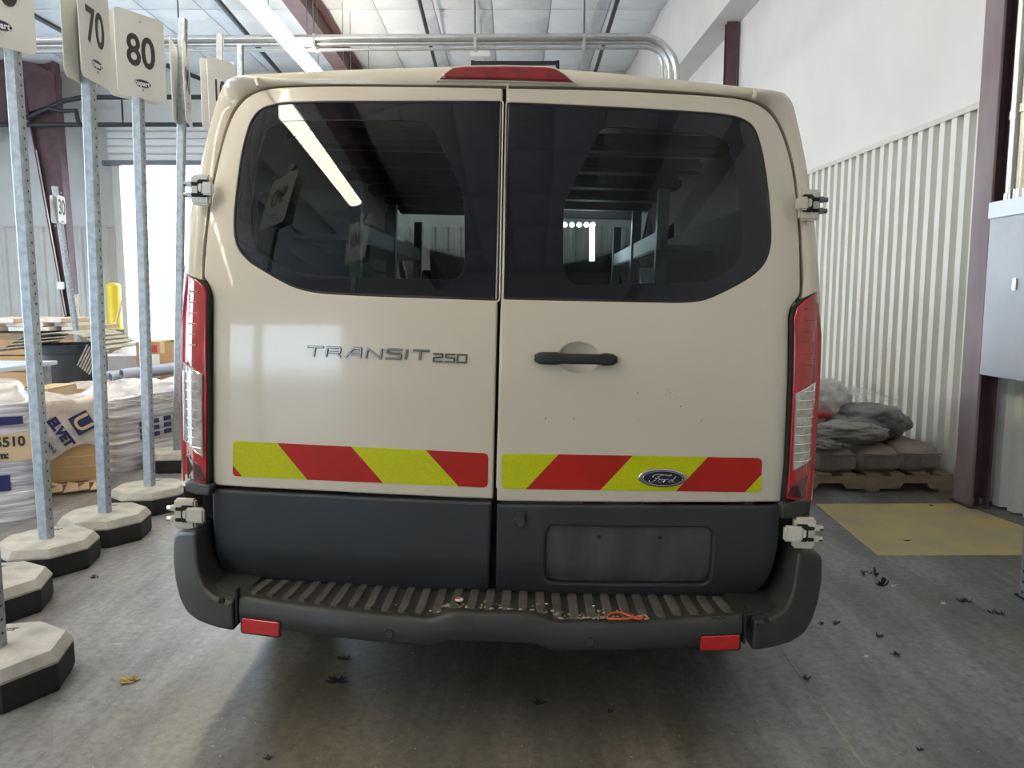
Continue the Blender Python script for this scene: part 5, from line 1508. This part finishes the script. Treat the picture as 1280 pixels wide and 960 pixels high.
def heap(name, pxc, pyc, Y, sx, sy, sz, m, label, seed, cat, amp=.22, zmin=0.30, fr=3.0):
    c = at(pxc, pyc, Y); bm = bmesh.new(); bmesh.ops.create_icosphere(bm, subdivisions=5, radius=1)
    for v in bm.verts:
        p = v.co.copy(); f = noise.noise(p * fr + Vector((seed, 0, 0))) * amp + noise.noise(p * fr * 2.3 + Vector((0, seed, 0))) * amp * .55 + abs(noise.noise(p * fr * 4 + Vector((seed, seed, 0)))) * amp * .35
        q_ = p * (1 + f); v.co = (c.x + q_.x * sx, c.y + q_.y * sy, max(zmin, c.z + q_.z * sz))
    me = bpy.data.meshes.new(name); bm.to_mesh(me); bm.free(); me.materials.append(MATS[m]); me.shade_smooth()
    o = bpy.data.objects.new(name, me); link(o); return tag(o, label, cat)
zb_ = zd + .172
heap('plastic_bag', 1085, 527, pyf + .50, .30, .24, .15, 'plastic_dark', 'dark grey plastic bundle on top of the cement bags', 2.0, 'plastic bundle', .13, zb_, 1.7)
heap('crumpled_tarp', 1058, 540, pyf + .22, .26, .15, .075, 'tarp', 'grey crumpled cloth hanging over the cement bags in front of the dark bundle', 7.0, 'cloth', .26, zb_, 1.9)
heap('white_sack', 1030, 505, pyf + .70, .20, .2, .20, 'bag_white', 'white sack behind the dark plastic bundle on the pallet', 4.0, 'sack', .14, zb_)
q = MB(); p = at(1026, 519, pyf + .45); q.box(p, (.14, .10, .035)); tag(q.build('red_packet', 'bag_red', bevel=.01), 'red packet squeezed between tail lamp and plastic bundle', 'packet')
film_blob('clear_film', 1020, 1128, 486, pyf + .45, .45, .10, 'film_thin', 'clear plastic film lying over the dark bundle and white sack', 3.0)
heap('crumpled_tarp', 1030, 556, pyf + .12, .12, .10, .05, 'tarp', 'small grey cloth end on the bag closest to the van', 9.0, 'cloth', .3, zb_)

# steel rack leg at the right edge
rl = ground(1278, 748); zt_ = at(1278, 556, rl.y).z
e = empty('rack_leg', (rl.x + .02, rl.y, 0), 0, 'perforated steel rack leg at the right edge of the floor', 'rack leg')
q = MB(); q.box((0, 0, zt_ / 2), (.045, .045, zt_)); q.build('upright', 'galv', e)
q = MB(); q.box((.03, 0, .004), (.12, .09, .008)); q.build('foot_plate', 'base_rubber', e)
q = MB(); q.box((.41, 0, zt_ - .03), (.82, .04, .05)); q.build('cross_bar', 'galv', e)
q = MB(); q.box((.80, 0, zt_ / 2), (.045, .045, zt_)); q.build('upright', 'galv', e)
g = MB()
for k in range(int(zt_ / .05)): g.box((-.0228, 0, .03 + k * .05), (.001, .012, .012))
g.build('punched_holes', 'hole', e, kind='stuff')

# ================================================================== LITTER ON THE FLOOR
def scrap(px, py, s, m, label, seed, flat=.35, cat='litter', name='litter_scrap', n=5):
    """torn flakes and curled strips lying on each other"""
    rnd = random.Random(seed); c = ground(px, py); q = MB()
    for k in range(n):
        a0 = rnd.uniform(0, 6.28); off_ = Vector((rnd.uniform(-.4, .4) * s, rnd.uniform(-.22, .22) * s, 0)); s_ = s; L = s * rnd.uniform(.4, .85); W = L * rnd.uniform(.18, .5)
        top = []; bot = []; curl = rnd.uniform(.1, 1) * flat * s
        for i in range(5):
            t = i / 4 - .5; w = W * (1 - abs(t) * rnd.uniform(.6, 1.6)) * .5; z = curl * (2 * t) ** 2 * rnd.uniform(.6, 1.2) + .0015
            for sg in (-1, 1):
                p = Vector((t * L, sg * max(w, .001), z + .15 * curl * rnd.random()))
                p = Matrix.Rotation(a0, 3, 'Z') @ p + off_; top.append(p); bot.append(p - Vector((0, 0, .0014)))
        N_ = len(top); vs = top + bot; fs = []
        for i in range(4):
            a = 2 * i; fs += [(a, a + 1, a + 3, a + 2), (N_ + a, N_ + a + 2, N_ + a + 3, N_ + a + 1), (a, a + 2, N_ + a + 2, N_ + a), (a + 1, N_ + a + 1, N_ + a + 3, a + 3)]
        fs += [(0, N_, N_ + 1, 1), (8, 9, N_ + 9, N_ + 8)]
        q.add(vs, fs)
    o = q.build(name, m); o.location = (c.x, c.y, 0); zmin = min(v.co.z for v in o.data.vertices); o.location.z = -zmin + .0005
    return tag(o, label, cat)
scrap(160, 851, .060, 'leaf_brown', 'brown clump of dry leaf litter on the floor before the nearest sign base', 1, .2, n=14)
o = scrap(140, 805, .02, 'scrap_white', 'white sliver on the floor between sign bases and bumper', 2, .1, n=1); o.scale = (4, 1, 1)
scrap(117, 722, .045, 'scrap_black', 'dark twig scrap beside the sixty sign base', 3, .12)
scrap(1085, 717, .085, 'scrap_blue', 'largest dark blue torn scrap on the floor right of the bumper', 4)
scrap(1099, 731, .075, 'scrap_black', 'black bent scrap beside the torn blue scrap', 5)
scrap(1115, 733, .03, 'scrap_white', 'tiny pale end beside the black bent scrap', 6)
scrap(1204, 751, .065, 'scrap_black', 'black twisted scrap toward the rack leg', 7)
scrap(1246, 767, .06, 'scrap_black', 'black scrap nearest to the rack leg', 8)
scrap(1180, 755, .03, 'scrap_white', 'white chip on the floor beside the black twisted scrap', 9)
scrap(1048, 779, .05, 'scrap_black', 'thin black scrap nearest to the bumper corner', 10, .15)
scrap(1099, 796, .032, 'scrap_black', 'small black bit in the middle of the open floor', 11)
scrap(1121, 819, .035, 'scrap_black', 'black bit beside a white chip on the open floor', 12)
scrap(1081, 821, .028, 'scrap_white', 'white chip on the open floor left of a black bit', 13, .1)
scrap(1009, 849, .035, 'scrap_black', 'black and white scrap on the floor joint', 14)
scrap(432, 824, .06, 'scrap_black', 'black scrap with a pale edge under the bumper', 15, .2)
scrap(421, 851, .07, 'leaf_brown', 'dark leafy clump under the left half of the bumper', 16, .2, n=10).data.materials[0] = MATS['scrap_black']
scrap(333, 948, .03, 'scrap_black', 'black speck of litter at the front edge left of the van centre', 17)
scrap(668, 878, .055, 'scrap_black', 'dark scrap on the floor below the van centre', 18, .12)
scrap(763, 890, .022, 'scrap_black', 'small black bit on the floor under the orange cord', 19)
scrap(547, 820, .022, 'scrap_black', 'tiny dark bit in the shade under the bumper middle', 20)
scrap(1150, 937, .022, 'scrap_black', 'black speck at the lower right of the floor', 21)
scrap(1027, 780, .025, 'scrap_black', 'tiny black bit at the foot of the bumper corner', 22)
scrap(1164, 632, .04, 'scrap_black', 'dark chip on the yellow floor paint below the pallet', 23, .12)
scrap(1133, 676, .04, 'scrap_black', 'dark flake in the middle of the yellow floor paint', 24, .1)
